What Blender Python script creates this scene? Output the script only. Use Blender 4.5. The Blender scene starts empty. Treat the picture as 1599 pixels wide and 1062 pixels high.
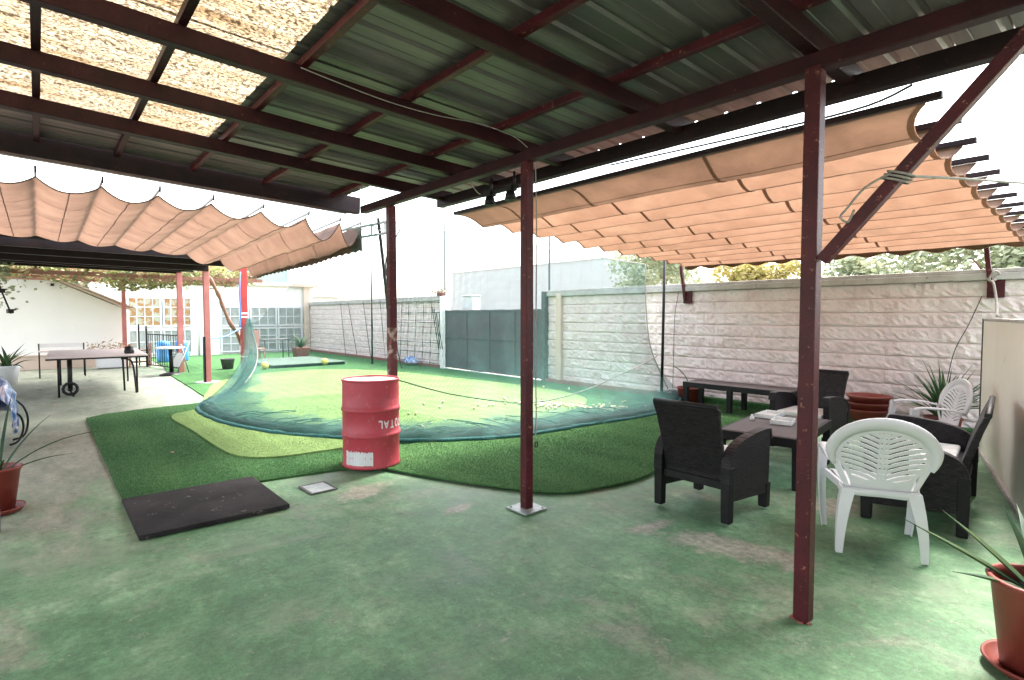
import bpy, bmesh, math, random
from mathutils import Vector, Matrix, noise as mnoise
R = math.radians
random.seed(7)
sc = bpy.context.scene
C = sc.collection
# ------------------------------------------------------------ camera, world, sun, exposure
cd = bpy.data.cameras.new('camera'); cam = bpy.data.objects.new('camera', cd); C.objects.link(cam); sc.camera = cam
cd.sensor_width = 36; cd.lens = 873/1599*36; cd.clip_start = .05; cd.clip_end = 2000
cam.location = (0, 0, 1.56)
cam.rotation_euler = (R(90-2.5), 0, -math.atan2(740, 873))
w = bpy.data.worlds.new('World'); sc.world = w; w.use_nodes = True
SUN_EL, SUN_AZ = 60, 80           # azimuth clockwise from +Y; hazy bright sky, soft sun from the right
nt = w.node_tree; sky = nt.nodes.new('ShaderNodeTexSky'); sky.sky_type = 'NISHITA'; sky.sun_disc = False
sky.sun_elevation = R(SUN_EL); sky.sun_rotation = R(SUN_AZ); sky.air_density = 1.3; sky.dust_density = 4; sky.ozone_density = .6
bg = nt.nodes['Background']; bg.inputs[1].default_value = .15; hs_ = nt.nodes.new('ShaderNodeHueSaturation'); hs_.inputs['Saturation'].default_value = .45; nt.links.new(sky.outputs[0], hs_.inputs['Color']); nt.links.new(hs_.outputs[0], bg.inputs[0])
sl = bpy.data.lights.new('sun', 'SUN'); sl.energy = 1.3; sl.angle = R(16); sl.color = (1, .95, .87)
so = bpy.data.objects.new('sun', sl); C.objects.link(so)
sd = Vector((math.sin(R(SUN_AZ))*math.cos(R(SUN_EL)), math.cos(R(SUN_AZ))*math.cos(R(SUN_EL)), math.sin(R(SUN_EL))))
so.rotation_euler = sd.to_track_quat('Z', 'Y').to_euler()
vs = sc.view_settings; vs.view_transform = 'Standard'; vs.look = 'None'; vs.exposure = 3.0; vs.gamma = 1
sc.cycles.max_bounces = 8; sc.cycles.transparent_max_bounces = 24; sc.cycles.transmission_bounces = 6
sc.cycles.use_denoising = True

# ------------------------------------------------------------ materials
class NT:
    def __init__(s, name):
        s.m = bpy.data.materials.new(name); s.m.use_nodes = True
        s.t = s.m.node_tree; s.b = s.t.nodes['Principled BSDF']; s.out = s.t.nodes['Material Output']
        s.tc = s.t.nodes.new('ShaderNodeTexCoord')
    def n(s, k, **kw):
        x = s.t.nodes.new('ShaderNode'+k)
        for a, v in kw.items(): setattr(x, a, v)
        return x
    def l(s, a, b): s.t.links.new(a, b)
    def mp(s, src='Object', scale=(1, 1, 1), loc=(0, 0, 0), rot=(0, 0, 0)):
        m = s.n('Mapping'); s.l(s.tc.outputs[src], m.inputs[0]); m.inputs['Scale'].default_value = scale
        m.inputs['Location'].default_value = loc; m.inputs['Rotation'].default_value = rot; return m.outputs[0]
    def noise(s, scale, detail=4, rough=.55, vec=None, dist=0):
        x = s.n('TexNoise'); x.inputs['Scale'].default_value = scale; x.inputs['Detail'].default_value = detail
        x.inputs['Roughness'].default_value = rough; x.inputs['Distortion'].default_value = dist
        s.l(vec if vec else s.tc.outputs['Object'], x.inputs['Vector']); return x.outputs[0]
    def ramp(s, f, stops):
        r = s.n('ValToRGB'); e = r.color_ramp.elements
        while len(e) < len(stops): e.new(.5)
        for i, (p, c) in enumerate(stops):
            e[i].position = p; e[i].color = (c if isinstance(c, tuple) else (c, c, c))[:3]+(1,)
        s.l(f, r.inputs[0]); return r.outputs[0]
    def mix(s, f, a, b, bt='MIX'):
        m = s.n('Mix', data_type='RGBA', blend_type=bt)
        for i, v in ((0, f), (6, a), (7, b)):
            if isinstance(v, (int, float)): m.inputs[i].default_value = v
            elif isinstance(v, tuple): m.inputs[i].default_value = v[:3]+(1,)
            else: s.l(v, m.inputs[i])
        return m.outputs[2]
    def math(s, op, a, b=0):
        m = s.n('Math', operation=op)
        for i, v in ((0, a), (1, b)):
            if isinstance(v, (int, float)): m.inputs[i].default_value = v
            else: s.l(v, m.inputs[i])
        return m.outputs[0]
    def bump(s, f, strength, dist=.01):
        b = s.n('Bump'); b.inputs['Strength'].default_value = strength; b.inputs['Distance'].default_value = dist
        s.l(f, b.inputs['Height']); s.l(b.outputs[0], s.b.inputs['Normal'])
    def col(s, c): s.l(c, s.b.inputs['Base Color']) if not isinstance(c, tuple) else setattr(s.b.inputs['Base Color'], 'default_value', c+(1,))
    def rough(s, v): s.b.inputs['Roughness'].default_value = v

def simple(name, base, c2=None, rough=.6, nscale=6, bump=0, bscale=40, metal=0, lo=.35, hi=.65, stretch=(1, 1, 1), spec=None, speck=None):
    m = NT(name)
    v = m.mp(scale=stretch)
    c2 = c2 or tuple(x*.7 for x in base)
    c = m.ramp(m.noise(nscale, 6, .6, v), [(lo, base), (hi, c2)])
    if speck:      # small worn or dirty marks
        c = m.mix(m.ramp(m.noise(speck[1], 5, .7), [(speck[2], 0.), (speck[2]+.05, 1.)]), c, speck[0])
    m.col(c); m.rough(rough); m.b.inputs['Metallic'].default_value = metal
    if spec is not None: m.b.inputs['Specular IOR Level'].default_value = spec
    if bump: m.bump(m.noise(bscale, 5, .6, v), bump)
    return m.m

M = {}
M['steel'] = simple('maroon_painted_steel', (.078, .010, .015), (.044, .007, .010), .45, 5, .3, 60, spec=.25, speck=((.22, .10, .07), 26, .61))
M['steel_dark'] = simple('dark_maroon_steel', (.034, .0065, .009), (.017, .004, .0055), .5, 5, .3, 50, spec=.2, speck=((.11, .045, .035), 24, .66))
M['beam_black'] = simple('dark_beam_paint', (.012, .007, .009), (.024, .011, .011), .5, 4, .25, 60, spec=.2, speck=((.06, .025, .02), 20, .64))
M['pinkpost'] = simple('glare_paled_red_post', (.55, .20, .18), (.45, .14, .13), .5, 3, .1, 50, speck=((.55, .4, .38), 20, .68))  # red paled toward pink to carry the background glare
M['redpost'] = simple('bright_red_post', (.48, .035, .03), (.32, .025, .025), .5, 3, .1, 50, speck=((.6, .5, .48), 16, .70))
M['peeled'] = simple('peeling_post_paint', (.085, .022, .025), (.32, .25, .23), .7, 9, .3, 60, lo=.5, hi=.6, speck=((.28, .06, .03), 14, .58))
M['galv'] = simple('galvanised_plate', (.34, .36, .35), (.22, .25, .24), .5, 12, .1, 60, metal=.3)
M['white'] = simple('white_plastic', (.66, .66, .68), (.60, .60, .62), .38, 3, .03, 30)
M['ivory'] = simple('cream_panel', (.82, .78, .70), (.74, .69, .60), .6, 1.5, .05, 20, stretch=(1, 1, .4), speck=((.45, .36, .26), 3, .66))
M['plaster'] = simple('white_plaster', (.88, .87, .86), (.84, .83, .82), .8, 1.2, .15, 60)
M['plaster_pink'] = simple('pinkish_plaster', (.66, .52, .44), (.58, .46, .38), .8, 2, .1, 60)
M['terracotta'] = simple('terracotta_plastic', (.20, .030, .020), (.15, .024, .016), .5, 8, .06, 60)
M['soil'] = simple('soil', (.03, .02, .015), None, .95, 30, .6, 80)
M['black'] = simple('black_metal', (.008, .008, .009), (.015, .015, .016), .45, 9, spec=.25)
M['blackmat'] = simple('black_rubber_mat', (.014, .0125, .0135), (.036, .032, .033), .9, 2.2, .8, 70, spec=.15, speck=((.12, .11, .10), 12, .63))
M['greypost'] = simple('weathered_grey_post', (.11, .11, .115), (.06, .06, .065), .8, 10, .3, 60)
M['rope'] = simple('pale_rope', (.36, .33, .30), (.24, .22, .21), .9, 40, .5, 200)
M['rope_dark'] = simple('dark_cord', (.03, .035, .04), None, .9, 40)
M['leaf'] = simple('strap_leaf', (.030, .075, .028), (.065, .12, .045), .55, 6, spec=.2)
M['leaf_agave'] = simple('agave_leaf', (.022, .065, .045), (.05, .08, .03), .55, 5, .1, 30, spec=.2)
M['blue'] = simple('blue_plastic', (.06, .27, .62), (.04, .2, .5), .5, 4)
M['dry'] = simple('dry_flowers', (.45, .28, .17), (.28, .2, .12), .9, 20)
M['bark'] = simple('vine_bark', (.34, .17, .12), (.22, .11, .08), .9, 12, .6, 40)
M['stone_house'] = simple('distant_render', (.50, .50, .51), (.46, .46, .47), .9, 2, stretch=(.1, .1, 1))
M['greenroof'] = simple('pale_green_cladding', (.33, .44, .40), (.28, .39, .36), .8, 2)
M['ball'] = simple('golf_ball', (.74, .66, .42), (.60, .50, .28), .4, 20)
M['yellowball'] = simple('yellow_ball', (.75, .66, .12), None, .5, 5)
M['redbrick'] = simple('red_painted_kerb', (.27, .085, .07), (.19, .06, .05), .8, 5, .3, 40, speck=((.45, .35, .3), 12, .64))
M['bluestrap'] = simple('blue_strap', (.10, .22, .55), None, .7, 10)
M['pinkwood'] = simple('pinkish_wood', (.50, .27, .23), (.40, .2, .17), .7, 6)
M['tabletop_pale'] = simple('pale_table_top', (.62, .50, .48), (.52, .42, .40), .6, 5)
M['teal_dark'] = simple('bunched_green_net', (.012, .11, .10), (.008, .06, .065), .9, 30, .8, 120)
M['paper'] = simple('white_tray', (.80, .82, .80), None, .5, 5)
M['coping'] = simple('concrete_coping', (.48, .46, .44), (.36, .33, .31), .85, 4, .3, 40, speck=((.2, .16, .14), 10, .62))

def m_floor():
    m = NT('worn_green_painted_concrete')
    big = m.noise(.55, 8, .62, dist=.4); mid = m.noise(1.7, 10, .72, m.mp(loc=(3, 7, 0)), .3); st = m.noise(3.0, 8, .7, m.mp(scale=(.9, .28, 1), rot=(0, 0, R(28))))
    green = m.ramp(mid, [(.32, (.046, .122, .052)), (.45, (.074, .178, .082)), (.56, (.118, .232, .120)), (.68, (.23, .335, .205))])
    grey = m.ramp(st, [(.3, (.12, .15, .105)), (.7, (.27, .265, .215))])
    # wear: the paint has gone on the walked strip along the left and around the furniture
    sep = m.n('SeparateXYZ'); m.l(m.tc.outputs['Object'], sep.inputs[0])
    left = m.ramp(m.math('MULTIPLY_ADD', sep.outputs[1], .085), [(0, 0.), (1, 1.)])
    y = m.math('MULTIPLY', m.math('SUBTRACT', sep.outputs[1], 3.5), .16)
    y.node.use_clamp = True
    amount = m.math('ADD', m.math('ADD', m.math('MULTIPLY', big, .9), m.math('MULTIPLY', st, .55)), m.math('MULTIPLY', y, .25))
    xl = m.math('MULTIPLY', m.math('SUBTRACT', 2.2, sep.outputs[0]), .45); xl.node.use_clamp = True
    amount = m.math('ADD', amount, m.math('MULTIPLY', m.math('MULTIPLY', xl, y), .35))
    msk = m.ramp(amount, [(.80, 0.), (1.02, 1.)])
    c = m.mix(msk, green, grey)
    # patches where bare pinkish concrete shows
    bare = m.ramp(m.noise(1.1, 9, .72, m.mp(loc=(11, 2.3, 0)), .6), [(.56, 0.), (.72, 1.)])
    c = m.mix(m.math('MULTIPLY', bare, .6), c, m.ramp(m.noise(30, 6), [(.35, (.36, .30, .25)), (.65, (.24, .22, .19))]))
    # one long scrape beside the armchair
    def patch(cx, cy, rx, ry, rot):
        v = m.mp(loc=(-cx, -cy, 0)); mm = m.n('Mapping'); m.l(v, mm.inputs[0]); mm.vector_type = 'TEXTURE'
        mm.inputs['Rotation'].default_value = (0, 0, rot); mm.inputs['Scale'].default_value = (rx, ry, 1)
        ln = m.n('VectorMath', operation='LENGTH'); m.l(mm.outputs[0], ln.inputs[0])
        return m.ramp(m.math('MULTIPLY', m.math('ADD', ln.outputs['Value'], m.math('MULTIPLY', m.noise(5, 10, .8), 1.8)), .4), [(.50, 1.), (.62, 0.)])
    for (cx, cy, rx, ry, rot) in ((3.52, 1.88, .34, .78, R(14)), (3.42, 2.44, .42, .14, R(-10)), (2.55, 3.68, .25, .12, .2), (2.15, 4.6, .5, .3, .3), (3.6, 1.5, .25, .3, 0), (4.9, 1.75, .5, .3, .2), (.9, 1.6, .55, .2, .6)):
        c = m.mix(m.math('MULTIPLY', patch(cx, cy, rx, ry, rot), .85), c, m.ramp(m.noise(18, 7, .7), [(.35, (.37, .33, .28)), (.68, (.17, .19, .14))]))
    fine = m.noise(22, 9, .92)
    c = m.mix(.6, c, m.ramp(fine, [(.36, .18), (.5, .5), (.64, .82)]), 'OVERLAY')
    c = m.mix(.5, c, m.ramp(m.noise(7, 10, .8, m.mp(scale=(1, .45, 1), rot=(0, 0, R(-40)))), [(.34, .25), (.5, .5), (.66, .76)]), 'OVERLAY')
    pale = m.ramp(m.noise(.8, 10, .75, m.mp(scale=(.7, 1.3, 1), loc=(2, 5, 9)), .5), [(.50, 0.), (.66, .55)])
    c = m.mix(pale, c, m.mix(.5, (.21, .28, .18), (.27, .28, .22)))
    chip = m.math('MULTIPLY', m.ramp(m.noise(8, 12, .85, m.mp(loc=(7, 7, 1))), [(.59, 0.), (.61, 1.)]), .6)
    c = m.mix(chip, c, (.34, .33, .27))
    pit = m.ramp(m.noise(15, 10, .85, m.mp(loc=(1, 9, 4))), [(.61, 0.), (.63, .65)])
    c = m.mix(pit, c, (.03, .045, .03))
    dark = m.ramp(m.noise(4.5, 9, .75, m.mp(loc=(5, 1, 2))), [(.56, 0.), (.70, 1.)])
    c = m.mix(m.math('MULTIPLY', dark, .45), c, (.035, .075, .04))
    cracks = m.n('TexVoronoi', feature='DISTANCE_TO_EDGE'); cracks.inputs['Scale'].default_value = .35
    wv = m.n('VectorMath', operation='ADD'); m.l(m.tc.outputs['Object'], wv.inputs[0])
    nn = m.n('TexNoise'); nn.inputs['Scale'].default_value = 2; nn.inputs['Detail'].default_value = 6; m.l(m.tc.outputs['Object'], nn.inputs[0])
    m.l(nn.outputs[1], wv.inputs[1]); m.l(wv.outputs[0], cracks.inputs['Vector'])
    c = m.mix(m.ramp(cracks.outputs[0], [(0, .35), (.003, 0.)]), c, (.05, .06, .04))
    m.col(c)
    m.l(m.ramp(mid, [(.3, .55), (.7, .8)]), m.b.inputs['Roughness'])
    m.bump(m.math('ADD', m.math('MULTIPLY', fine, .6), m.math('MULTIPLY', mid, 1.2)), .5, .006)
    return m.m
M['floor'] = m_floor()

def m_turf(name, a, b, cc):
    m = NT(name)
    h_ = m.noise(1.7, 4)
    f = m.noise(75, 6, .85, m.mp(scale=(1, .6, 1))); g = m.noise(24, 7, .8); h = m.noise(1.3, 6, .6)
    c = m.ramp(f, [(.32, a), (.52, b), (.70, cc)])
    c = m.mix(.75, c, m.ramp(g, [(.32, .25), (.68, .75)]), 'OVERLAY')
    sp_ = m.n('SeparateXYZ'); m.l(m.tc.outputs['Object'], sp_.inputs[0])
    pile = m.math('SINE', m.math('MULTIPLY', m.math('ADD', sp_.outputs[0], m.math('MULTIPLY', h_, .05)), 21.0))
    c = m.mix(.25, c, m.ramp(pile, [(.0, .38), (1., .60)]), 'OVERLAY')
    c = m.mix(.35, c, m.ramp(h, [(.35, .35), (.65, .68)]), 'OVERLAY')
    c = m.mix(m.ramp(m.noise(90, 3), [(.70, 0.), (.74, .7)]), c, (.24, .22, .10))
    m.col(c); m.rough(.9); m.b.inputs['Specular IOR Level'].default_value = .15
    m.bump(m.math('ADD', f, g), 1, .012)
    return m.m
M['turf'] = m_turf('dark_artificial_turf', (.014, .055, .020), (.045, .13, .042), (.12, .23, .090))
M['turf2'] = m_turf('mid_artificial_turf', (.020, .068, .020), (.058, .150, .045), (.14, .25, .10))
M['green_fine'] = m_turf('putting_green_turf', (.105, .18, .050), (.165, .26, .088), (.25, .335, .145))

def m_sheet():
    m = NT('grey_metal_sheet')
    v = m.mp(scale=(.35, 2.2, 1))
    c = m.ramp(m.noise(3, 7, .65, v), [(.3, (.090, .072, .076)), (.5, (.125, .100, .102)), (.7, (.20, .165, .16))])
    c = m.mix(m.ramp(m.noise(1.3, 5, .6), [(.5, 0.), (.7, .4)]), c, (.05, .085, .04))
    c = m.mix(m.ramp(m.noise(14, 6, .7), [(.62, 0.), (.72, .5)]), c, (.07, .06, .05))
    m.col(c); m.rough(.42); m.b.inputs['Metallic'].default_value = .35
    m.bump(m.noise(7, 3, .5, v), .15)
    return m.m
M['sheet'] = m_sheet()

def translucent(name, colnode_fn, mixf=.5, rough=.7):
    m = NT(name); c = colnode_fn(m)
    m.col(c); m.rough(rough)
    t = m.n('BsdfTranslucent'); m.l(c, t.inputs[0])
    x = m.n('MixShader'); x.inputs[0].default_value = mixf
    m.l(m.b.outputs[0], x.inputs[1]); m.l(t.outputs[0], x.inputs[2]); m.l(x.outputs[0], m.out.inputs[0])
    return m.m
def f_glass(m):
    v = m.mp(scale=(.8, 1.15, 1))
    sp = m.noise(60, 6, .75, v); lo = m.noise(2.2, 6, .65, m.mp(scale=(.35, 2, 1)))
    c = m.ramp(lo, [(.3, (.60, .50, .37)), (.5, (.68, .62, .52)), (.7, (.50, .38, .25))])
    c = m.mix(m.ramp(sp, [(.46, 0.), (.57, .9)]), c, (.15, .115, .085))
    # brown rot line where two sheets lap
    sep = m.n('SeparateXYZ'); m.l(m.tc.outputs['Object'], sep.inputs[0])
    d = m.math('ABSOLUTE', m.math('SUBTRACT', m.math('MODULO', m.math('ADD', sep.outputs[1], 4.6), 1.12), .35))
    c = m.mix(m.ramp(m.math('ADD', d, m.math('MULTIPLY', m.noise(6, 6), .06)), [(.05, .85), (.10, 0.)]), c, (.42, .22, .09))
    return c
M['fibreglass'] = translucent('dirty_translucent_sheet', f_glass, .72)
def f_canvas(a, b):
    def g(m):
        c = m.ramp(m.noise(2.5, 6, .6), [(.35, a), (.65, b)])
        c = m.mix(m.ramp(m.noise(1.3, 8, .75, m.mp(loc=(4, 4, 4)), .5), [(.52, 0.), (.70, .55)]), c, tuple(x*.55 for x in a))
        m.bump(m.noise(3.5, 6, .7, m.mp(scale=(1, .5, 1)), 1.0), .55, .05)
        return c
    return g
M['canvas'] = translucent('peach_awning_canvas', f_canvas((.225, .128, .082), (.175, .093, .058)), .42)
M['canvas_shaded'] = translucent('shaded_double_canvas', f_canvas((.24, .13, .085), (.16, .085, .055)), .2)  # doubled first span; the roof's shade is put into its lower translucency
M['canvas_dark'] = translucent('peach_seam_tape', f_canvas((.30, .15, .10), (.24, .12, .08)), .3)
M['canvas2'] = translucent('dusty_rose_canvas', f_canvas((.225, .135, .096), (.17, .098, .070)), .38)
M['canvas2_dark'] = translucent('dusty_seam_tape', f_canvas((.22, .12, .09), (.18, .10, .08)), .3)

def m_net(name, cell, thread, col, extra=0):
    m = NT(name); uv = m.n('UVMap'); sep = m.n('SeparateXYZ'); m.l(uv.outputs[0], sep.inputs[0])
    def line(o):
        fr = m.math('FRACT', m.math('DIVIDE', o, cell)); return m.math('LESS_THAN', fr, thread/cell)
    a = m.math('MAXIMUM', line(sep.outputs[0]), line(sep.outputs[1]))
    if extra: a = m.math('MAXIMUM', a, extra)
    m.col(m.ramp(m.noise(4, 4), [(.3, col), (.7, tuple(x*.6 for x in col))])); m.rough(.8)
    tr = m.n('BsdfTransparent'); x = m.n('MixShader'); m.l(a, x.inputs[0]); m.l(tr.outputs[0], x.inputs[1]); m.l(m.b.outputs[0], x.inputs[2])
    m.l(x.outputs[0], m.out.inputs[0]); return m.m
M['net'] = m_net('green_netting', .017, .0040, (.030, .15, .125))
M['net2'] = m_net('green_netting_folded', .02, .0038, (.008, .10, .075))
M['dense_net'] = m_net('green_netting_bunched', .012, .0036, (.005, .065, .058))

def m_wicker():
    m = NT('black_wicker')
    ch = m.n('TexBrick'); ch.offset = .5
    # weave follows the two directions of each panel: the generated pattern runs on yz and xz
    v = m.mp(scale=(1, 1, 1)); s = m.n('SeparateXYZ'); m.l(v, s.inputs[0])
    cmb = m.n('CombineXYZ'); m.l(m.math('ADD', s.outputs[0], s.outputs[1]), cmb.inputs[0]); m.l(s.outputs[2], cmb.inputs[1])
    m.l(cmb.outputs[0], ch.inputs[0]); ch.inputs['Scale'].default_value = 1
    ch.inputs['Brick Width'].default_value = .042; ch.inputs['Row Height'].default_value = .019; ch.inputs['Mortar Size'].default_value = .0034
    ch.inputs['Mortar Smooth'].default_value = .6
    ch.inputs['Color1'].default_value = (.026, .020, .024, 1); ch.inputs['Color2'].default_value = (.007, .006, .008, 1); ch.inputs['Mortar'].default_value = (.003, .003, .003, 1)
    m.col(ch.outputs[0]); m.rough(.5); m.b.inputs['Specular IOR Level'].default_value = .3
    b = m.n('Bump'); b.invert = True; b.inputs['Strength'].default_value = .9; b.inputs['Distance'].default_value = .005
    m.l(ch.outputs['Fac'], b.inputs['Height']); m.l(b.outputs[0], m.b.inputs['Normal'])
    return m.m
M['wicker'] = m_wicker()
M['wicker_frame'] = simple('black_resin_frame', (.006, .006, .0075), (.012, .010, .011), .5, 12, .3, 90, spec=.25)
M['wood_dark'] = simple('brown_slat_top', (.060, .040, .040), (.040, .028, .029), .5, 4, .2, 30, stretch=(1, 9, 1))

def m_block():
    m = NT('pinkish_split_block')
    c = m.ramp(m.noise(3, 7, .65), [(.3, (.70, .56, .55)), (.5, (.80, .67, .655)), (.7, (.84, .75, .735))])
    c = m.mix(m.ramp(m.noise(40, 6, .7), [(.55, 0.), (.7, .5)]), c, (.36, .27, .23))
    at = m.n('Attribute'); at.attribute_name = 'joint'
    c = m.mix(m.ramp(m.noise(.9, 7, .7, m.mp(loc=(2, 8, 3))), [(.5, 0.), (.68, .25)]), c, (.52, .42, .38))
    c = m.mix(m.math('MULTIPLY', at.outputs['Fac'], .45), c, (.30, .20, .18))
    m.col(c); m.rough(.95); m.bump(m.noise(18, 9, .8), .6, .05)
    return m.m
M['block'] = m_block()
def m_drum():
    m = NT('red_drum_paint')
    c = m.ramp(m.noise(3, 6, .6), [(.3, (.42, .040, .062)), (.7, (.33, .033, .052))])
    c = m.mix(m.ramp(m.noise(26, 7, .75, m.mp(scale=(1, 1, .5))), [(.58, 0.), (.68, .6)]), c, (.55, .24, .25))
    c = m.mix(m.ramp(m.noise(3.5, 8, .8, m.mp(scale=(1, 1, 3), loc=(1, 4, 2))), [(.56, 0.), (.66, .45)]), c, (.22, .03, .035))
    m.col(c); m.rough(.5); m.bump(m.noise(5, 3), .12); return m.m
M['drum'] = m_drum()
def m_gate():
    m = NT('grey_sheet_gate')
    c = m.ramp(m.noise(2, 6, .6), [(.3, (.088, .075, .090)), (.7, (.115, .10, .115))])
    c = m.mix(m.ramp(m.noise(9, 6, .7), [(.66, 0.), (.74, .5)]), c, (.4, .4, .42))
    m.col(c); m.rough(.7); m.b.inputs['Specular IOR Level'].default_value = .2; return m.m
M['gate'] = m_gate()
def m_glass():
    m = NT('window_glass'); c = m.ramp(m.noise(1.6, 6, .7), [(.38, (.24, .25, .22)), (.5, (.30, .32, .32)), (.64, (.20, .21, .18))])
    m.col(c); m.rough(.3); m.b.inputs['Specular IOR Level'].default_value = .3; return m.m
M['glass'] = m_glass()
M['glass_warm'] = simple('painted_reflection_glass', (.32, .17, .07), (.36, .36, .28), .3, 5, spec=.3, lo=.45, hi=.55)  # warm autumn reflection painted into the pane colour
def m_tarp():
    m = NT('printed_blue_tarp')
    n = m.noise(3.2, 5, .6, m.mp(scale=(1, 1, .35)), 1.2)
    m.col(m.ramp(n, [(.34, (.02, .05, .22)), (.47, (.05, .16, .42)), (.52, (.70, .66, .72)), (.56, (.06, .10, .32)), (.64, (.20, .42, .62))]))
    m.rough(.28); m.bump(m.noise(6, 4, .6), .6, .03); return m.m
M['tarp'] = m_tarp()
def m_foliage(name, cols):
    m = NT(name); g = m.n('ObjectInfo'); t = m.n('Attribute'); t.attribute_name = 'shade'
    c = m.ramp(t.outputs['Fac'], [(0, cols[0]), (.5, cols[1]), (1, cols[2])]); m.col(c); m.rough(.6)
    tl = m.n('BsdfTranslucent'); m.l(c, tl.inputs[0]); x = m.n('MixShader'); x.inputs[0].default_value = .3
    m.l(m.b.outputs[0], x.inputs[1]); m.l(tl.outputs[0], x.inputs[2]); m.l(x.outputs[0], m.out.inputs[0]); return m.m
M['foliage'] = m_foliage('shrub_leaves', ((.16, .20, .12), (.30, .34, .21), (.44, .42, .28)))  # leaf colours lightened to carry the haze over the trees
M['foliage_y'] = m_foliage('yellowing_leaves', ((.20, .20, .04), (.40, .33, .12), (.50, .42, .20)))
M['foliage_v'] = m_foliage('vine_leaves', ((.08, .13, .04), (.22, .24, .08), (.42, .26, .16)))

# ------------------------------------------------------------ mesh helpers
class MB:
    def __init__(s): s.v = []; s.f = []; s.sm = []; s.uv = None; s.mi = []
    def add(s, vs, fs, smooth=False, mi=0):
        o = len(s.v); s.v += [tuple(v) for v in vs]
        for f in fs: s.f.append(tuple(i+o for i in f)); s.sm.append(smooth); s.mi.append(mi)
        return s
    def box(s, c, d, rz=0, mi=0, mat=None):
        x, y, z = (q/2 for q in d); vs = [Vector((a*x, b*y, e*z)) for e in (-1, 1) for b in (-1, 1) for a in (-1, 1)]
        m = mat if mat else Matrix.Rotation(rz, 3, 'Z')
        vs = [m @ v + Vector(c) for v in vs]
        return s.add(vs, [(0, 2, 3, 1), (4, 5, 7, 6), (0, 1, 5, 4), (2, 6, 7, 3), (0, 4, 6, 2), (1, 3, 7, 5)], False, mi)
    def bar(s, a, b, w, h, up=(0, 0, 1), mi=0):   # square bar between two points
        a = Vector(a); b = Vector(b); d = (b-a); L = d.length; d.normalize(); u = Vector(up); r = d.cross(u).normalized(); u = r.cross(d)
        m = Matrix((r, d, u)).transposed()
        return s.box((a+b)/2, (w, L, h), mat=m, mi=mi)
    def loft(s, secs, closed=True, cap=True, smooth=False, mi=0):
        n = len(secs[0]); vs = [p for q in secs for p in q]; fs = []
        for i in range(len(secs)-1):
            for j in range(n if closed else n-1):
                k = (j+1) % n; fs.append((i*n+j, i*n+k, (i+1)*n+k, (i+1)*n+j))
        s.add(vs, fs, smooth, mi)
        if cap:
            o = len(s.v)-len(vs)
            s.f.append(tuple(o+j for j in reversed(range(n)))); s.sm.append(False); s.mi.append(mi)
            s.f.append(tuple(o+(len(secs)-1)*n+j for j in range(n))); s.sm.append(False); s.mi.append(mi)
        return s
    def tube(s, pts, r, n=8, mi=0, cap=True):
        pts = [Vector(p) for p in pts]; rs = r if isinstance(r, (list, tuple)) else [r]*len(pts); secs = []
        up = Vector((0, 0, 1)); prev = None
        for i, p in enumerate(pts):
            d = (pts[min(i+1, len(pts)-1)]-pts[max(i-1, 0)]).normalized()
            if prev is None:
                a = d.cross(up)
                if a.length < .1: a = d.cross(Vector((1, 0, 0)))
                a.normalize()
            else: a = (prev-d*prev.dot(d)).normalized()
            prev = a; b = d.cross(a)
            secs.append([p+(a*math.cos(2*math.pi*j/n)+b*math.sin(2*math.pi*j/n))*rs[i] for j in range(n)])
        return s.loft(secs, smooth=True, cap=cap, mi=mi)
    def lathe(s, prof, c=(0, 0, 0), n=32, mi=0):
        secs = [[(c[0]+r*math.cos(2*math.pi*j/n), c[1]+r*math.sin(2*math.pi*j/n), c[2]+z) for j in range(n)] for r, z in prof]
        return s.loft(secs, smooth=True, cap=False, mi=mi)
    def disc(s, c, r, n=32, mi=0):
        return s.add([(c[0]+r*math.cos(2*math.pi*j/n), c[1]+r*math.sin(2*math.pi*j/n), c[2]) for j in range(n)], [tuple(range(n))], False, mi)
    def grid(s, P, smooth=True, mi=0):    # P[i][j] points
        a = len(P); b = len(P[0]); return s.add([p for q in P for p in q], [(i*b+j, i*b+j+1, (i+1)*b+j+1, (i+1)*b+j) for i in range(a-1) for j in range(b-1)], smooth, mi)
    def build(s, name, mats, parent=None, **kw):
        me = bpy.data.meshes.new(name); me.from_pydata(s.v, [], s.f); me.validate()
        for m in (mats if isinstance(mats, (list, tuple)) else [mats]): me.materials.append(M[m])
        if len(me.polygons) == len(s.f):
            me.polygons.foreach_set('use_smooth', s.sm); me.polygons.foreach_set('material_index', s.mi)
        me.update()
        o = bpy.data.objects.new(name, me); C.objects.link(o)
        if parent: o.parent = parent
        if kw.get('bevel'):
            b = o.modifiers.new('bevel', 'BEVEL'); b.width = kw['bevel']; b.segments = kw.get('seg', 2); b.limit_method = 'ANGLE'; b.angle_limit = R(50)
        if kw.get('solid'):
            b = o.modifiers.new('solid', 'SOLIDIFY'); b.thickness = kw['solid']; b.offset = kw.get('off', 0)
        if kw.get('fixn'):
            bm = bmesh.new(); bm.from_mesh(me); bmesh.ops.recalc_face_normals(bm, faces=bm.faces); bm.to_mesh(me); bm.free()
        return o
def tag(o, label=None, cat=None, group=None, kind=None):
    for k, v in (('label', label), ('category', cat), ('group', group), ('kind', kind)):
        if v: o[k] = v
    return o
def empty(name, loc=(0, 0, 0), rz=0, label=None, cat=None, group=None):
    o = bpy.data.objects.new(name, None); C.objects.link(o); o.location = loc; o.rotation_euler[2] = rz; o.empty_display_size = .1
    return tag(o, label, cat, group)
def copy_tree(o, parent=None):
    kids = [c for c in bpy.data.objects if c.parent == o]
    c = o.copy(); C.objects.link(c)
    if parent: c.parent = parent
    for k in kids: copy_tree(k, c)
    return c
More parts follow.
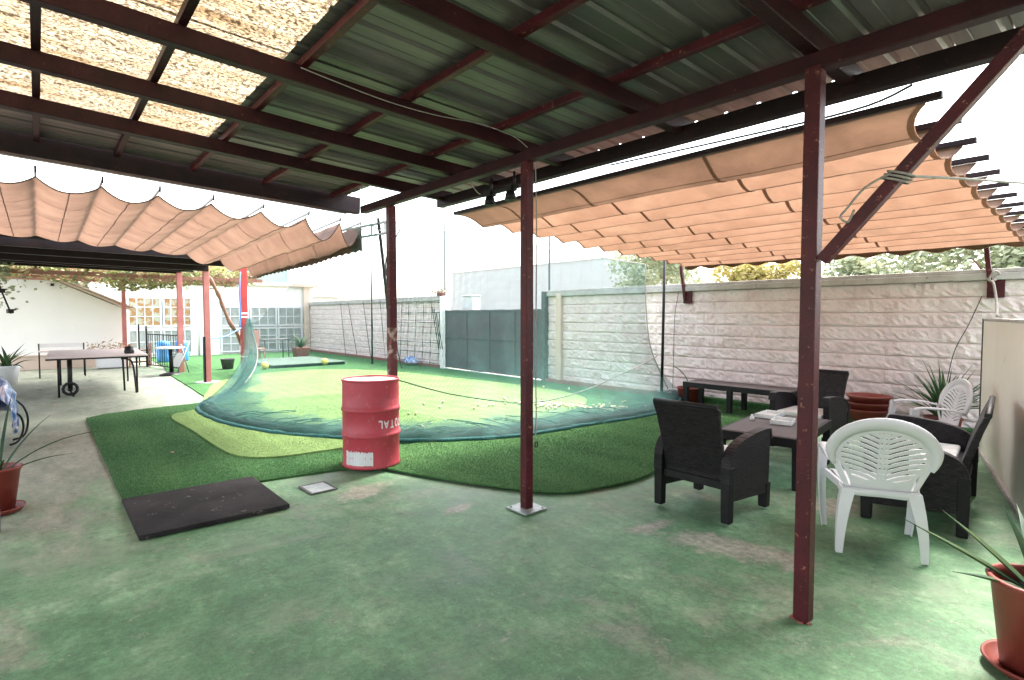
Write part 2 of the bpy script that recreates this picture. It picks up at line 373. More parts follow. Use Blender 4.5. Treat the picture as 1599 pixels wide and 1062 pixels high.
def catmull(P, n=6, closed=False):
    P = [Vector(p) for p in P]; out = []; N = len(P)
    rng = range(N) if closed else range(N-1)
    for i in rng:
        g = (lambda k: P[k % N]) if closed else (lambda k: P[max(0, min(N-1, k))])
        p0, p1, p2, p3 = g(i-1), g(i), g(i+1), g(i+2)
        for j in range(n):
            t = j/n; out.append(.5*((2*p1)+(p2-p0)*t+(2*p0-5*p1+4*p2-p3)*t*t+(3*p1-p0-3*p2+p3)*t**3))
    if not closed: out.append(P[-1])
    return out
def slab(name, poly, z0, z1, mat, parent=None, **kw):
    b = MB(); n = len(poly)
    b.loft([[(p[0], p[1], z0) for p in poly], [(p[0], p[1], z1) for p in poly]], cap=True)
    return b.build(name, mat, parent, fixn=True, **kw)
def nz(x, y=0, z=0, s=1.): return mnoise.noise(Vector((x*s, y*s, z*s)))

# ------------------------------------------------------------ ground
g = MB(); g.add([(-900, -900, -.02), (900, -900, -.02), (900, 900, -.02), (-900, 900, -.02)], [(0, 1, 2, 3)])
M['earth'] = simple('pale_dry_earth', (.30, .27, .21), (.22, .21, .15), .95, .3, .3, 3)
tag(g.build('ground', 'earth'), kind='structure')
fl = MB(); nx, ny = 60, 110
fl.grid([[(-7+16.1*i/nx, -8+32.5*j/ny, .006*nz(-7+16.1*i/nx, -8+32.5*j/ny, 0, .9)) for j in range(ny+1)] for i in range(nx+1)])
tag(fl.build('patio_floor', 'floor', fixn=True), kind='structure')

def wob(poly, amp=.012, step=.12):      # hand-cut edge
    out = []; n = len(poly)
    for i in range(n):
        a = Vector(poly[i]); b = Vector(poly[(i+1) % n]); k = max(1, int((b-a).length/step)); d = (b-a); nn = Vector((-d.y, d.x)).normalized() if d.length else Vector((0, 0))
        for j in range(k):
            p = a+d*(j/k); out.append(p+nn*amp*nz(p.x*2.2, p.y*2.2, 3))
    return out
A = [(0.50, 4.6+.95), (1.15, 5.50), (1.76, 5.43), (2.27, 5.37), (2.62, 5.08), (2.70, 5.3), (2.78, 5.66), (3.5, 5.6), (5.2, 5.5), (9.08, 5.6), (9.08, 24.35), (3.0, 24.35), (2.9, 20), (2.6, 17.2), (2.50, 14.5), (2.36, 11.3), (2.12, 11.06), (1.3, 10.95), (.75, 10.75), (.51, 10.51), (.5, 8)]
tag(slab('artificial_turf', wob(A), .004, .020, 'turf'), 'dark green artificial turf under the netting with the black mat at its corner', 'artificial grass')
B = [(2.62, 5.06)] + [tuple(p)[:2] for p in catmull([(2.72, 4.75, 0), (2.99, 4.07, 0), (3.35, 3.45, 0), (3.75, 3.25, 0), (4.3, 3.2, 0), (4.8, 3.3, 0)], 4)] + [(6.5, 3.55), (7.6, 3.5), (8.0, 3.1), (8.9, 3.1), (8.9, 5.95), (6, 5.88), (4.4, 5.84), (3.3, 5.80), (2.85, 5.70), (2.74, 5.5)]
tag(slab('artificial_turf', wob(B), .021, .036, 'turf2'), 'mid green artificial turf with a rounded front edge behind the post with the square plate', 'artificial grass')
PG = [(1.51, 9.8), (1.53, 8.4), (1.56, 6.99), (1.66, 6.45), (1.98, 6.20), (2.57, 6.15), (3.3, 6.15), (4.6, 5.98), (6, 6.05), (7.3, 6.6), (7.9, 7.4), (8.1, 8.8), (7.8, 11), (7.3, 14), (6.2, 15.5), (4.6, 15.5), (3.2, 14.3), (2.5, 12.3), (1.99, 10.38)]
PGc = [tuple(p)[:2] for p in catmull([(a, b, 0) for a, b in PG], 5, True)]
PG3 = slab('putting_green', PGc, .0215, .040, 'green_fine')
tag(PG3, 'light yellow-green putting surface inside the netting', 'putting green')
# real pile: short blades standing on the near turf
import numpy as np
def inpoly(px_, py_, poly):
    r_ = np.zeros(len(px_), bool); n = len(poly); j = n-1
    for i in range(n):
        xi, yi = poly[i][0], poly[i][1]; xj, yj = poly[j][0], poly[j][1]
        if yi != yj:
            r_ ^= ((yi > py_) != (yj > py_)) & (px_ < (xj-xi)*(py_-yi)/(yj-yi)+xi)
        j = i
    return r_
M['pile'] = m_foliage('turf_blades', ((.022, .080, .028), (.06, .165, .055), (.16, .28, .11)))
M['pile_fine'] = m_foliage('fine_turf_blades', ((.10, .17, .045), (.165, .26, .088), (.26, .34, .145)))
def pile(parent, poly, excl, box, n, z, h, mat, seed):
    rg_ = np.random.default_rng(seed); x = rg_.uniform(box[0], box[1], n); y = box[2]+(box[3]-box[2])*rg_.uniform(0, 1, n)**1.25
    k = inpoly(x, y, poly)
    for e_ in excl: k &= ~inpoly(x, y, e_)
    x = x[k]; y = y[k]; m_ = len(x); a = rg_.uniform(0, 6.28, m_); hh = h*rg_.uniform(.5, 1.3, m_); w_ = .0022*rg_.uniform(.7, 1.5, m_); l = rg_.normal(0, .5, (m_, 2))*hh[:, None]
    V = np.empty((m_, 3, 3)); V[:, 0] = np.stack([x-np.cos(a)*w_, y-np.sin(a)*w_, np.full(m_, z)], 1); V[:, 1] = np.stack([x+np.cos(a)*w_, y+np.sin(a)*w_, np.full(m_, z)], 1); V[:, 2] = np.stack([x+l[:, 0], y+l[:, 1], z+hh], 1)
    me = bpy.data.meshes.new('pile'); me.vertices.add(m_*3); me.vertices.foreach_set('co', V.ravel()); me.loops.add(m_*3); me.loops.foreach_set('vertex_index', np.arange(m_*3, dtype=np.int32))
    me.polygons.add(m_); me.polygons.foreach_set('loop_start', np.arange(0, m_*3, 3, dtype=np.int32)); me.update(calc_edges=True); me.materials.append(M[mat])
    at = me.attributes.new('shade', 'FLOAT', 'POINT'); at.data.foreach_set('value', np.repeat(np.clip(rg_.normal(.5, .28, m_)+.12*np.sin(x*9)+.1*np.sin(y*3+x), 0, 1), 3).astype(np.float32))
    o = bpy.data.objects.new('pile', me); C.objects.link(o); o.parent = parent; o['kind'] = 'stuff'; return o
tA = bpy.data.objects['artificial_turf']; tB = bpy.data.objects['artificial_turf.001']
MATP = [(.47, 4.5), (1.53, 4.5), (1.53, 5.61), (.47, 5.61)]
pile(tA, A, [B, PGc, MATP], (.5, 3.2, 5.3, 11.1), 150000, .019, .016, 'pile', 1)
pile(tB, B, [PGc], (2.6, 8.9, 3.1, 5.95), 190000, .035, .016, 'pile', 2)
pile(PG3, PGc, [], (1.5, 4.5, 6.1, 10.5), 70000, .039, .009, 'pile_fine', 3)
# floor mat and hatch
t = MB(); t.box((0, 0, .02), (1.02, 1.03, .036))
o = t.build('rubber_mat', 'blackmat', bevel=.006); o.location = (1.0, 5.07, .004)
tag(o, 'square black rubber tee mat at the near corner of the turf', 'mat')
h = empty('floor_hatch', (1.885, 4.93, .006), .03, 'small square metal hatch set in the floor right of the black mat', 'hatch')
t = MB(); t.box((0, 0, .004), (.20, .25, .006)); t.build('cover', 'galv', h, bevel=.002)
t = MB()
for a, b, c, d in ((0, .137, .244, .02), (0, -.137, .244, .02)): t.box((a, b, .003), (c, d, .008))
for a in (-.112, .112): t.box((a, 0, .003), (.02, .254, .008))
t.build('frame', 'greypost', h)

# ------------------------------------------------------------ near canopy: posts, beams, rafters, purlins, sheets
SL = .047
def RZ(z, x): return z-SL*(x-2.96)
cn = empty('metal_canopy', (2.96, 1.17, 0), 0, 'maroon steel patio canopy roofed with grey and mouldy translucent sheets', 'canopy')
off = Vector((-2.96, -1.17, 0))
def cpart(mb, name, mat, **kw):
    mb.v = [tuple(Vector(v)+off) for v in mb.v]; return mb.build(name, mat, cn, **kw)
POSTS = [(2.96, -1.1), (2.955, 1.175), (2.96, 3.31), (3.02, 5.64)]
for i, (x, y) in enumerate(POSTS):
    t = MB(); t.box((x, y, 1.39), (.075, .075, 2.775))
    if i == 3:
        t = MB(); t.box((x, y, 2.10), (.085, .085, 1.35)); p = cpart(t, 'post', 'steel', bevel=.006)
        t = MB(); t.box((x, y, .713), (.087, .087, 1.424)); q = t; q.v = [tuple(Vector(v)+off) for v in q.v]; q.build('peeled_base', 'peeled', p, bevel=.005)
    else: p = cpart(t, 'post', 'steel', bevel=.006)
    if i == 2:
        t = MB(); t.box((x, y, .012), (.235, .235, .012)); t.v = [tuple(Vector(v)+off) for v in t.v]; t.build('base_plate', 'galv', p, bevel=.002)
        for a in (-.09, .09):
            for b in (-.09, .09):
                t = MB(); t.lathe([(0, .026), (.011, .026), (.012, .018)], (x+a, y+b, 0), 8)
                t.v = [tuple(Vector(v)+off) for v in t.v]; t.build('bolt', 'galv', p)
    if i in (1, 3):
        t = MB()
        for k in range(9):
            a = random.uniform(0, 6.28); t.box((x+.045*math.cos(a), y+.045*math.sin(a), .006), (.03, .022, .012), a)
        t.v = [tuple(Vector(v)+off) for v in t.v]; t.build('footing', 'redbrick', p, bevel=.004)
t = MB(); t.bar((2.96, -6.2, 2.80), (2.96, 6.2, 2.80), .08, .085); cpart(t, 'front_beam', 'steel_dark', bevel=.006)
t = MB(); t.bar((3.47, -6.2, 2.817), (3.47, 5.35, 2.817), .08, .105); cpart(t, 'outer_beam', 'beam_black', bevel=.006)
for y in (-6.1, -5.1, -4.1, -3., -2.05, -1.02, .1, 1.19, 2.26, 3.40, 4.32, 5.24):  # rearmost bays lie unseen behind the camera, added to shade the floor
    w_ = .075
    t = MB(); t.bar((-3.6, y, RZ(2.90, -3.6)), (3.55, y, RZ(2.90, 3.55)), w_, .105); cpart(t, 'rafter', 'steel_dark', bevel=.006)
t = MB(); t.bar((-3.6, 6.60, RZ(2.925, -3.6)), (3.09, 6.60, RZ(2.925, 3.09)), .10, .20); eb = cpart(t, 'edge_beam', 'beam_black', bevel=.006)
t = MB(); t.bar((-3.6, 6.672, RZ(2.835, -3.6)), (2.96, 6.672, RZ(2.835, 2.96)), .045, .03); cpart(t, 'edge_flashing', 'galv')
for x in (-3.1, -2.5, -1.9, -1.25, -.6, .035, .615, 1.25, 1.95, 2.72, 3.3):
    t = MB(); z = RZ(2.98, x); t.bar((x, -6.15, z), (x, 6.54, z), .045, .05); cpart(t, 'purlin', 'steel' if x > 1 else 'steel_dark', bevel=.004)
# brace from the near post up to the beam
t = MB(); t.bar((2.95, 1.12, 1.83), (2.95, .36, 2.69), .055, .055); cpart(t, 'brace', 'steel', bevel=.004)
def corr(x0, x1, y0, y1, z, jag=0, nx=2):
    P = []; rib = .235; yy = y0; prof = []
    while yy < y1:
        prof += [(yy, 0), (yy+.085, 0), (yy+.09, .004), (yy+.095, 0), (yy+.165, 0), (yy+.180, .018), (yy+.205, .018), (yy+.220, 0)]; yy += rib
    prof = [(min(a, y1), b) for a, b in prof]
    for i in range(nx):
        P.append([((x0+(x1-x0)*i/(nx-1))+(jag*(1 if (int((y-y0)/.2) % 3) else .35) if i == nx-1 else 0), y, RZ(z, x0+(x1-x0)*i/(nx-1))+dz+(.012*nz(y*3, i) if jag else 0)) for y, dz in prof])
    return MB().grid(P, smooth=False)
def sheet(x0, x1, y0, y1, mat, z=3.012, jag=0, name='roof_sheet'):
    t = corr(x0, x1, y0, y1, z, jag, 4); cpart(t, name, mat, solid=.0015)
sheet(1.17, 3.76, -6.2, 1.35, 'sheet'); sheet(1.17, 3.76, 1.19, 3.50, 'sheet', 3.020); sheet(1.17, 3.76, 3.38, 5.20, 'sheet'); sheet(1.17, 3.76, 5.08, 5.5, 'sheet', 3.020); sheet(1.17, 2.9, 5.46, 6.53, 'sheet', 3.013)
sheet(-3.6, 1.28, 5.42, 6.53, 'sheet', 3.004)
sheet(-3.6, 1.19, 3.40, 5.44, 'fibreglass', 3.018, .05, 'translucent_sheet'); sheet(-3.6, 1.19, 1.2, 3.42, 'fibreglass', 3.022, .05, 'translucent_sheet'); sheet(-3.6, 1.19, -1.0, 1.25, 'sheet', 3.018, .04)
sheet(-3.6, 1.19, -6.2, -.95, 'sheet', 3.022, .03)  # roof extended out of view behind the camera to hold back sky light

# cables on the canopy
def cable(pts, r, name, mat, label, cat, n=6, parent=None, sub=6):
    o = MB().tube(catmull(pts, sub), r, n).build(name, mat, parent)
    if not parent: tag(o, label, cat)
    return o
cable([(1.2, 3.30, 2.99), (1.7, 3.32, 2.945), (2.1, 3.33, 2.94), (2.5, 3.32, 2.96), (2.8, 3.3, 2.93), (2.93, 3.27, 2.86)], .0035, 'electric_cable', 'rope', 'pale electric cable running along the rafter to the middle post', 'cable')
cable([(3.0, 3.26, 2.83), (3.012, 3.255, 2.2), (3.01, 3.26, 1.2), (3.012, 3.255, .80), (3.008, 3.26, .55)], .005, 'hanging_cord', 'rope', 'pale cord hanging down the right side of the middle post', 'cord')
o = MB(); o.tube([(3.015+.016*math.cos(a/8*6.283), 3.255, .53+.022*math.sin(a/8*6.283)) for a in range(9)], .005, 6)
tag(o.build('metal_ring', 'black'), 'small black ring on the cord low on the middle post', 'ring')
# spotlight cluster under the front beam
sp = empty('spotlight', (3.06, 3.75, 2.62), 0, 'black twin spotlight hanging under the beam left of the middle post', 'spotlight')
t = MB(); t.tube([(0, -.17, .14), (0, -.17, .02)], .010); t.tube([(0, .14, .14), (0, .14, .02)], .010); t.bar((0, -.24, .01), (0, .28, .01), .03, .03); t.build('bracket', 'black', sp)
for yy in (-.12, .16):
    t = MB(); t.lathe([(0, 0), (.03, 0), (.045, -.05), (.05, -.09), (.046, -.09), (0, -.07)], (0, yy, .0), 16); t.box((0, yy, .01), (.07, .09, .05)); t.build('lamp_head', 'black', sp)
cable([(0, .2, .03), (.02, .34, .04), (0, .42, .13), (0, .46, .2)], .005, 'wire', 'rope', '', '', parent=sp)

# ------------------------------------------------------------ right awning: slats along y, canvas sagging between
aw = empty('slatted_awning', (3.6, 3, 0), 0, 'large peach canvas awning sagging between dark slats beside the block wall', 'awning')
def apart(mb, name, mat, **kw):
    mb.v = [tuple(Vector(v)-Vector((3.6, 3, 0))) for v in mb.v]; return mb.build(name, mat, aw, **kw)
def AZ(x): return 2.70-.03*(x-3.55)
xs = [3.59+.486*i for i in range(12)]
def Y0(x): return .80+.035*(x-3.55)
def Y1(x): return 5.22+.11*(x-3.55)
for i, x in enumerate(xs):
    t = MB(); t.bar((x, Y0(x)-(.0 if i else 0), AZ(x)), (x, Y1(x), AZ(x)), .045, .035); apart(t, 'slat', 'beam_black', bevel=.003)
def canvasgrid(u0, u1, seg, ny, amp=.125):
    P = []
    for i in range(len(xs)-1):
        for j in range(seg):
            t = j/seg; x = xs[i]+(xs[i+1]-xs[i])*t
            # loose fold: drops straight off the slat then runs back up to the next one
            a = (.10 if i == 0 else .095)
            d = a*math.sin(math.pi*t**2.1)
            P.append((x+.0*t, d, i, t))
    P.append((xs[-1], 0, len(xs)-1, 0))
    out = []
    for x, d, i, t in P:
        row = []
        for k in range(ny+1):
            v = u0+(u1-u0)*k/ny; ya = Y0(x)+.07+.10*math.sin(math.pi*t)*(1 if i < 11 else 0); yb = Y1(x)-.05-.08*math.sin(math.pi*t)
            y = ya+(yb-ya)*v
            s = 1+.25*nz(i*3.1, y*.8, 2)+.05*nz(x*6, y*5, 1)
            row.append((x, y, AZ(x)-.022-d*s))
        out.append(row)
    return out
P = canvasgrid(0, 1, 10, 60)
apart(MB().grid(P[9:]), 'canvas', 'canvas')
apart(MB().grid(P[:10]), 'shaded_span', 'canvas_shaded')  # first span, with the roof's shade built into its material
for i in range(11):     # dark line drawn for the shade along the bottom of every fold
    k = i*10+(7 if i else 6); apart(MB().tube([(p[0], p[1], p[2]-.001) for p in P[k]], .003, 4), 'crease_line', 'canvas_shaded')
# seam tapes: strips lying just under the canvas, and hem at the near edge
for v in (.30, .60, .84):
    t = MB(); Q = []
    n = 60; k = v*n; k0 = int(k)
    Q = [[(p[k0][0], p[k0][1]-.016, p[k0][2]-.003), (p[k0][0], p[k0][1]+.016, p[k0][2]-.003)] for p in P]
    apart(t.grid(Q), 'seam_tape', 'canvas_dark')
Q = [[(p[0][0], p[0][1]-.004, p[0][2]-.004), (p[0][0], p[0][1]+.035, p[1][2]-.004)] for p in P]; apart(MB().grid(Q), 'hem', 'canvas_dark')
Q = [[(p[-1][0], p[-1][1]-.03, p[-1][2]-.004), (p[-1][0], p[-1][1]+.004, p[-1][2]-.004)] for p in P]; apart(MB().grid(Q), 'hem', 'canvas_dark')
# wavy valance at the far edge
xv = xs[-1]+.012; n = 150; top = []; bot = []
for i in range(n+1):
    y = Y0(xv)+.1+(Y1(xv)-.1-Y0(xv)-.1)*i/n
    top.append((xv+.01*math.sin(y*3), y, AZ(xv)-.02)); bot.append((xv+.02*math.sin(y*3+1), y, AZ(xv)-.135-.022*math.cos(y*2*math.pi/.40)))
apart(MB().grid([top, bot]), 'valance', 'canvas', solid=.002)
apart(MB().tube([(a, b, c-.002) for a, b, c in bot], .006, 5), 'valance_trim', 'canvas_dark')
# carrying wires
for y in (1.6, 4.6):
    t = MB(); t.tube([(3.5, y, AZ(3.5)+.035), (9.05, y, AZ(9.05)+.035)], .004, 5); apart(t, 'guide_wire', 'galv')
# brackets on the wall that hold it
for (y, nm) in ((5.72, 'maroon steel bracket with strut bolted to the block wall behind the dark bench'), (1.42, 'maroon steel bracket with a knotted white rope on the block wall above the cream panel')):
    b = empty('wall_bracket', (9.06, y, 1.95), 0, nm, 'bracket', 'awning brackets on the block wall')
    t = MB(); t.box((-.012, 0, 0), (.024, .17, .34)); t.build('plate', 'steel', b, bevel=.003)
    t = MB(); t.bar((-.03, .04, -.1), (-.09, .10, .52), .05, .05, up=(1, 0, 0)); t.build('strut', 'steel', b, bevel=.003)
cable([(9.0, 1.5, 2.02), (8.95, 1.44, 1.98), (8.99, 1.38, 2.06), (8.93, 1.42, 2.1), (8.94, 1.47, 2.0), (8.9, 1.42, 1.95), (8.75, 1.36, 1.7), (8.6, 1.33, 1.55)], .014, 'white_rope', 'rope', 'white rope knotted on the wall bracket above the cream panel', 'rope')
cable([(9.03, 1.55, 1.8), (8.98, 1.66, 1.45), (9.0, 1.8, 1.1), (8.97, 1.86, .7)], .005, 'wall_cable', 'rope_dark', 'thin dark cable hanging down the block wall behind the strap-leaf plant', 'cable')
cable([(9.03, 5.9, 2.0), (9.0, 5.95, 1.6), (9.02, 5.98, 1.2), (8.98, 5.96, .6), (9.0, 5.98, .2)], .005, 'wall_cable', 'rope_dark', 'thin dark cable hanging down the block wall beside the slim black pole', 'cable')
# guy rope tied around the brace
cable([(2.94, .80, 2.18), (3.5, .62, 2.215), (5, .2, 2.30), (9, -.9, 2.5)], .006, 'guy_rope', 'rope', 'taut pale rope tied to the diagonal brace and running off to the right', 'rope')
t = MB()
for k in range(3):
    t.tube([(2.95+.05*math.cos(a/12*6.283), .80+.052*math.sin(a/12*6.283)+.012*k, 2.19+.02*math.sin(a/12*6.283)-.012*k) for a in range(13)], .0055, 6)
t.tube(catmull([(2.90, .83, 2.19), (2.88, .92, 2.14), (2.90, 1.0, 2.06), (2.88, 1.02, 2.02), (2.92, 1.0, 2.0), (2.90, .97, 2.05)], 5), .0055, 6)
tag(t.build('rope_knot', 'rope'), 'pale rope loops and knot wound around the diagonal brace', 'rope')
cable([(3.45, .9, 2.74), (3.52, 1.2, 2.71), (3.50, 2.0, 2.72), (3.46, 2.9, 2.74)], .007, 'wire', 'rope_dark', 'thin dark wire under the outer beam above the peach awning', 'wire')

# ------------------------------------------------------------ left awning
la = empty('scalloped_awning', (1.5, 6.7, 0), 0, 'dusty rose canvas awning with scalloped front edge beyond the canopy', 'awning')
def lpart(mb, name, mat, **kw):
    mb.v = [tuple(Vector(v)-Vector((1.5, 6.7, 0))) for v in mb.v]; return mb.build(name, mat, la, **kw)
lx = [3.13, 2.86, 2.44, 1.94, 1.44, .96, .50, .02, -.48, -.98, -1.5, -2.0]
def LZ(x, y):  return 2.83-.042*x-(y-6.6)*(.020+.013*max(0, x)*.5)
for i, x in enumerate(lx):
    t = MB(); t.bar((x, 6.52+(.1 if i < 2 else 0), LZ(x, 6.5)+.02), (x, 10.9, LZ(x, 10.9)+.02), .018, .022); lpart(t, 'rod', 'galv')
    t = MB(); t.tube([(x, 6.53+(.1 if i < 2 else 0), LZ(x, 6.5)-.01), (x, 6.52+(.1 if i < 2 else 0), LZ(x, 6.5)+.05)], .009, 6); lpart(t, 'rod_pin', 'rope_dark')
P = []
for i in range(len(lx)-1):
    for j in range(10):
        t = j/10; x = lx[i]+(lx[i+1]-lx[i])*t; W = lx[i]-lx[i+1]
        d = (.27, .22, .14, .10)[min(i, 3)]*math.sin(math.pi*t)**.85
        P.append((x, d, t, i))
P.append((lx[-1], 0, 0, 11)); G = []
for x, d, t, i in P:
    row = []
    for k in range(56):
        v = k/55; ya = 6.64+.04*math.sin(math.pi*t); yb = 10.75; y = ya+(yb-ya)*v
        row.append((x, y, LZ(x, y)-.01-d*(1-(.55*v if i > 2 else 0))*(1+.15*nz(i*2.2, y, 5))-.010*abs(math.sin(y*6.3))+.012*nz(x*5, y*4, 3)))
    G.append(row)
lpart(MB().grid(G), 'canvas', 'canvas2')
for k in (13, 27, 41):
    lpart(MB().grid([[(p[k][0], p[k][1]-.012, p[k][2]-.003), (p[k][0], p[k][1]+.012, p[k][2]-.003)] for p in G]), 'seam_tape', 'canvas2_dark')
lpart(MB().tube([(p[0][0], p[0][1], p[0][2]) for p in G], .007, 5), 'front_hem', 'canvas2_dark')
for i in range(11): lpart(MB().tube([(a, b, c-.002) for a, b, c in G[i*10+5]], .005, 4), 'crease_line', 'canvas2_dark')  # thin darker line along the bottom of every sag
top = []; bot = []
for i in range(131):
    y = 6.66+4.45*i/130; zt = LZ(3.13, y)
    top.append((3.15, y, zt)); bot.append((3.15+.01*math.sin(y*4), y, zt-.335+.06*(i/130)+.022*abs(math.sin((y-6.66)*math.pi/.19))+.01*math.sin(y*2)))
lpart(MB().grid([top, bot]), 'valance', 'canvas2', solid=.002)
# small truss at its front corner
t = MB()
for z in (0, -.13): t.bar((3.16, 6.02, 2.66+z), (3.16, 8.2, 2.735+z), .022, .022)
for i in range(7):
    y = 6.05+.35*i; t.bar((3.16, y, 2.53+.034*(y-6.02)), (3.16, y+.0, 2.66+.034*(y-6.02)), .015, .015, up=(0, 1, 0))
for i in range(6):
    y = 6.05+.35*i; t.bar((3.16, y, 2.53+.034*(y-6.02)), (3.16, y+.35, 2.66+.034*(y+.35-6.02)), .010, .010)
tag(t.build('lattice_rail', 'galv'), 'short grey lattice rail between the scalloped awning and the canopy corner', 'rail')

# ------------------------------------------------------------ far flat pergola with dark roof
pg = empty('dark_pergola', (2.96, 14.4, 0), 0, 'dark beamed pergola on pinkish red posts beyond the scalloped awning', 'pergola')
def gpart(mb, name, mat, **kw):
    mb.v = [tuple(Vector(v)-Vector((2.96, 14.4, 0))) for v in mb.v]; return mb.build(name, mat, pg, **kw)
for y, z in ((11.0, 2.58), (12.4, 2.59), (14.35, 2.62), (16.0, 2.70), (17.5, 2.74)):
    t = MB(); t.bar((-6, y, z+.13), (3.02, y, z+.05-.03), .09, .13); gpart(t, 'cross_beam', 'beam_black', bevel=.004)
t = MB(); t.bar((2.97, 10.9, 2.69), (2.96, 17.6, 2.80), .08, .07); gpart(t, 'side_beam', 'steel_dark')
t = MB(); t.grid([[(-6, 10.85, 2.86), (-6, 17.6, 2.98)], [(3.05, 10.85, 2.73), (3.05, 17.6, 2.85)]]); gpart(t, 'roof_sheet', 'beam_black', solid=.01)
t = MB(); t.box((2.955, 17.45, 1.36), (.13, .13, 2.72)); gpart(t, 'post', 'pinkpost', bevel=.006)
t = MB(); t.box((2.975, 14.4, 1.30), (.12, .12, 2.58)); p = gpart(t, 'post', 'pinkpost', bevel=.006)
t = MB(); t.box((2.935-2.96-.035, -.035, .55), (.035, .13, 1.05)); t.build('black_strip', 'black', p)
t = MB(); t.lathe([(0, .026), (.27, .026), (.28, .022), (.28, .0)], (.015, 0, .004), 32); t.build('base_disc', 'galv', p)
# red post of the net with tape
rp = empty('net_post', (4.375, 16.7, 0), 0, 'bright red square post with white tape bands holding the netting', 'post')
t = MB(); t.box((0, 0, 1.56), (.17, .17, 3.12)); t.build('shaft', 'redpost', rp, bevel=.006)
for z in (1.62, .42, 1.52): t = MB(); t.box((0, 0, z), (.182, .182, .05)); t.build('tape_band', 'white', rp, bevel=.004)
cable([(4.27, 16.55, 2.75), (4.2, 16.4, 2.2), (4.24, 16.5, 1.7), (4.22, 16.5, 1.25)], .02, 'blue_strap', 'bluestrap', 'blue strap hanging beside the bright red post', 'strap')
cable([(3.05, 14.5, 1.02), (3.6, 15.4, 1.04), (4.27, 16.6, 1.22)], .018, 'blue_ribbon', 'bluestrap', 'blue tape stretched between the two posts', 'tape')
br = [(3.35, 15.9, 2.55), (3.55, 16.1, 2.25), (3.68, 16.25, 2.02), (3.78, 16.4, 1.8), (4.0, 16.6, 1.35), (4.25, 16.85, 1.02), (4.45, 17.1, .55), (4.5, 17.2, .0)]
tag(MB().tube(catmull(br, 5), [.05+.01*math.sin(i) for i in range(36)], 9).build('leaning_vine', 'bark'), 'crooked bare vine trunk leaning against the bright red post', 'vine trunk')

# ------------------------------------------------------------ block wall with gate
def wall_mesh(y0, y1, zt=2.0):
    step = .05; rowz = []
    rows = int(round(zt/.2))
    for r in range(rows):
        for q in (0, .011, .035, .075, .125, .165, .189): rowz.append((r*.2+q, r, q))
    rowz.append((rows*.2, rows-1, .2)); ny_ = int(round((y1-y0)/step)); P = []; J = []
    for iy in range(ny_+1):
        y = y0+iy*step; row = []
        for z, r, q in rowz:
            yo = (y+(.2 if r % 2 else 0)) % .4; blk = math.floor((y+(.2 if r % 2 else 0))/.4)
            jv = min(yo, .4-yo) < .012; jh = q in (0, .2)
            edge = min(q, .2-q)/.018 if not jh else 0; edge = min(1, edge)
            if min(yo, .4-yo) < .03: edge *= .75
            d = 0 if jh else edge*(.014+.014*nz(blk*7.7, r*5.1, 1)+.036*abs(nz(y*8+r*3, z*10, 4))+.022*nz(y*19, z*22, 9))
            row.append((9.1-max(0, d), y, z)); J.append(1. if jh else (.25 if jv else 0.))
        P.append(row)
    return P, J
bw = empty('block_wall', (9.1, 12, 0), 0, 'pinkish split-face block boundary wall along the right of the yard', 'wall')
for (y0, y1) in ((-1.4, 9.4), (13.85, 24.45)):
    P, J = wall_mesh(y0, y1); t = MB(); t.grid([[(x-9.1, y-12, z) for x, y, z in r] for r in P], smooth=False)
    o = t.build('block_face', 'block', bw, fixn=True)
    at = o.data.attributes.new('joint', 'FLOAT', 'POINT'); at.data.foreach_set('value', J)
    for p_ in o.data.polygons:
        if p_.normal.x > 0: o.data.flip_normals(); break
    t = MB(); t.box((.10, (y0+y1)/2-12, 1.0), (.19, y1-y0, 2.0)); t.build('wall_core', 'coping', bw)
    t = MB(); n = int((y1-y0)/.5)
    t.box((.06, (y0+y1)/2-12, 2.045), (.30, y1-y0, .085)); t.box((.055, (y0+y1)/2-12, 2.115), (.25, y1-y0, .05)); t.build('coping', 'coping', bw, bevel=.008)
    if y0 > 5:
        t = MB(); t.box((-.06, (y0+y1)/2-12, .05), (.12, y1-y0, .10)); t.build('kerb', 'redbrick', bw, bevel=.006)
    else:
        t = MB(); t.box((-.06, (5.6+y1)/2-12, .05), (.12, y1-5.6, .10)); t.build('kerb', 'redbrick', bw, bevel=.006)
        t = MB(); t.box((-.09, (y0+5.6)/2-12, .06), (.18, 5.6-y0, .12)); t.build('turfed_kerb', 'turf', bw, bevel=.01)
for y, w_, m_ in ((9.47, .12, 'greypost'), (13.78, .14, 'plaster')): t = MB(); t.box((.02, y-12, 1.06), (.30, w_, 2.12)); t.build('gate_pillar', m_, bw, bevel=.01)
t = MB(); t.box((.35, 12.65-12, .86), (.3, .34, 1.72)); t.build('rear_pillar', 'plaster', bw, bevel=.01)
t = MB(); t.box((-.05, 9.0-12, 1.03), (.10, .16, 2.06)); t.build('pilaster', 'plaster_pink', bw, bevel=.008)
ga = empty('metal_gate', (9.08, 11.62, 0), 0, 'wide dark grey sheet metal gate in the boundary wall', 'gate')
t = MB(); t.box((0, 0, .88), (.02, 4.12, 1.64)); t.build('gate_sheet', 'gate', ga)
t = MB()
for y in (-2.04, -1.02, 0, 1.02, 2.04): t.bar((-.022, y, .06), (-.022, y, 1.70), .05, .024, up=(1, 0, 0))
for z in (.08, .95, 1.69): t.bar((-.024, -2.06, z), (-.024, 2.06, z), .022, .045)
t.build('gate_frame', 'gate', ga)
t = MB(); t.box((-.05, -1.85, 1.35), (.04, .03, .16)); t.build('handle', 'galv', ga, bevel=.004)
t = MB(); t.bar((-.02, -2.06, .02), (-.02, 2.06, .02), .05, .03); t.build('threshold', 'white', ga)
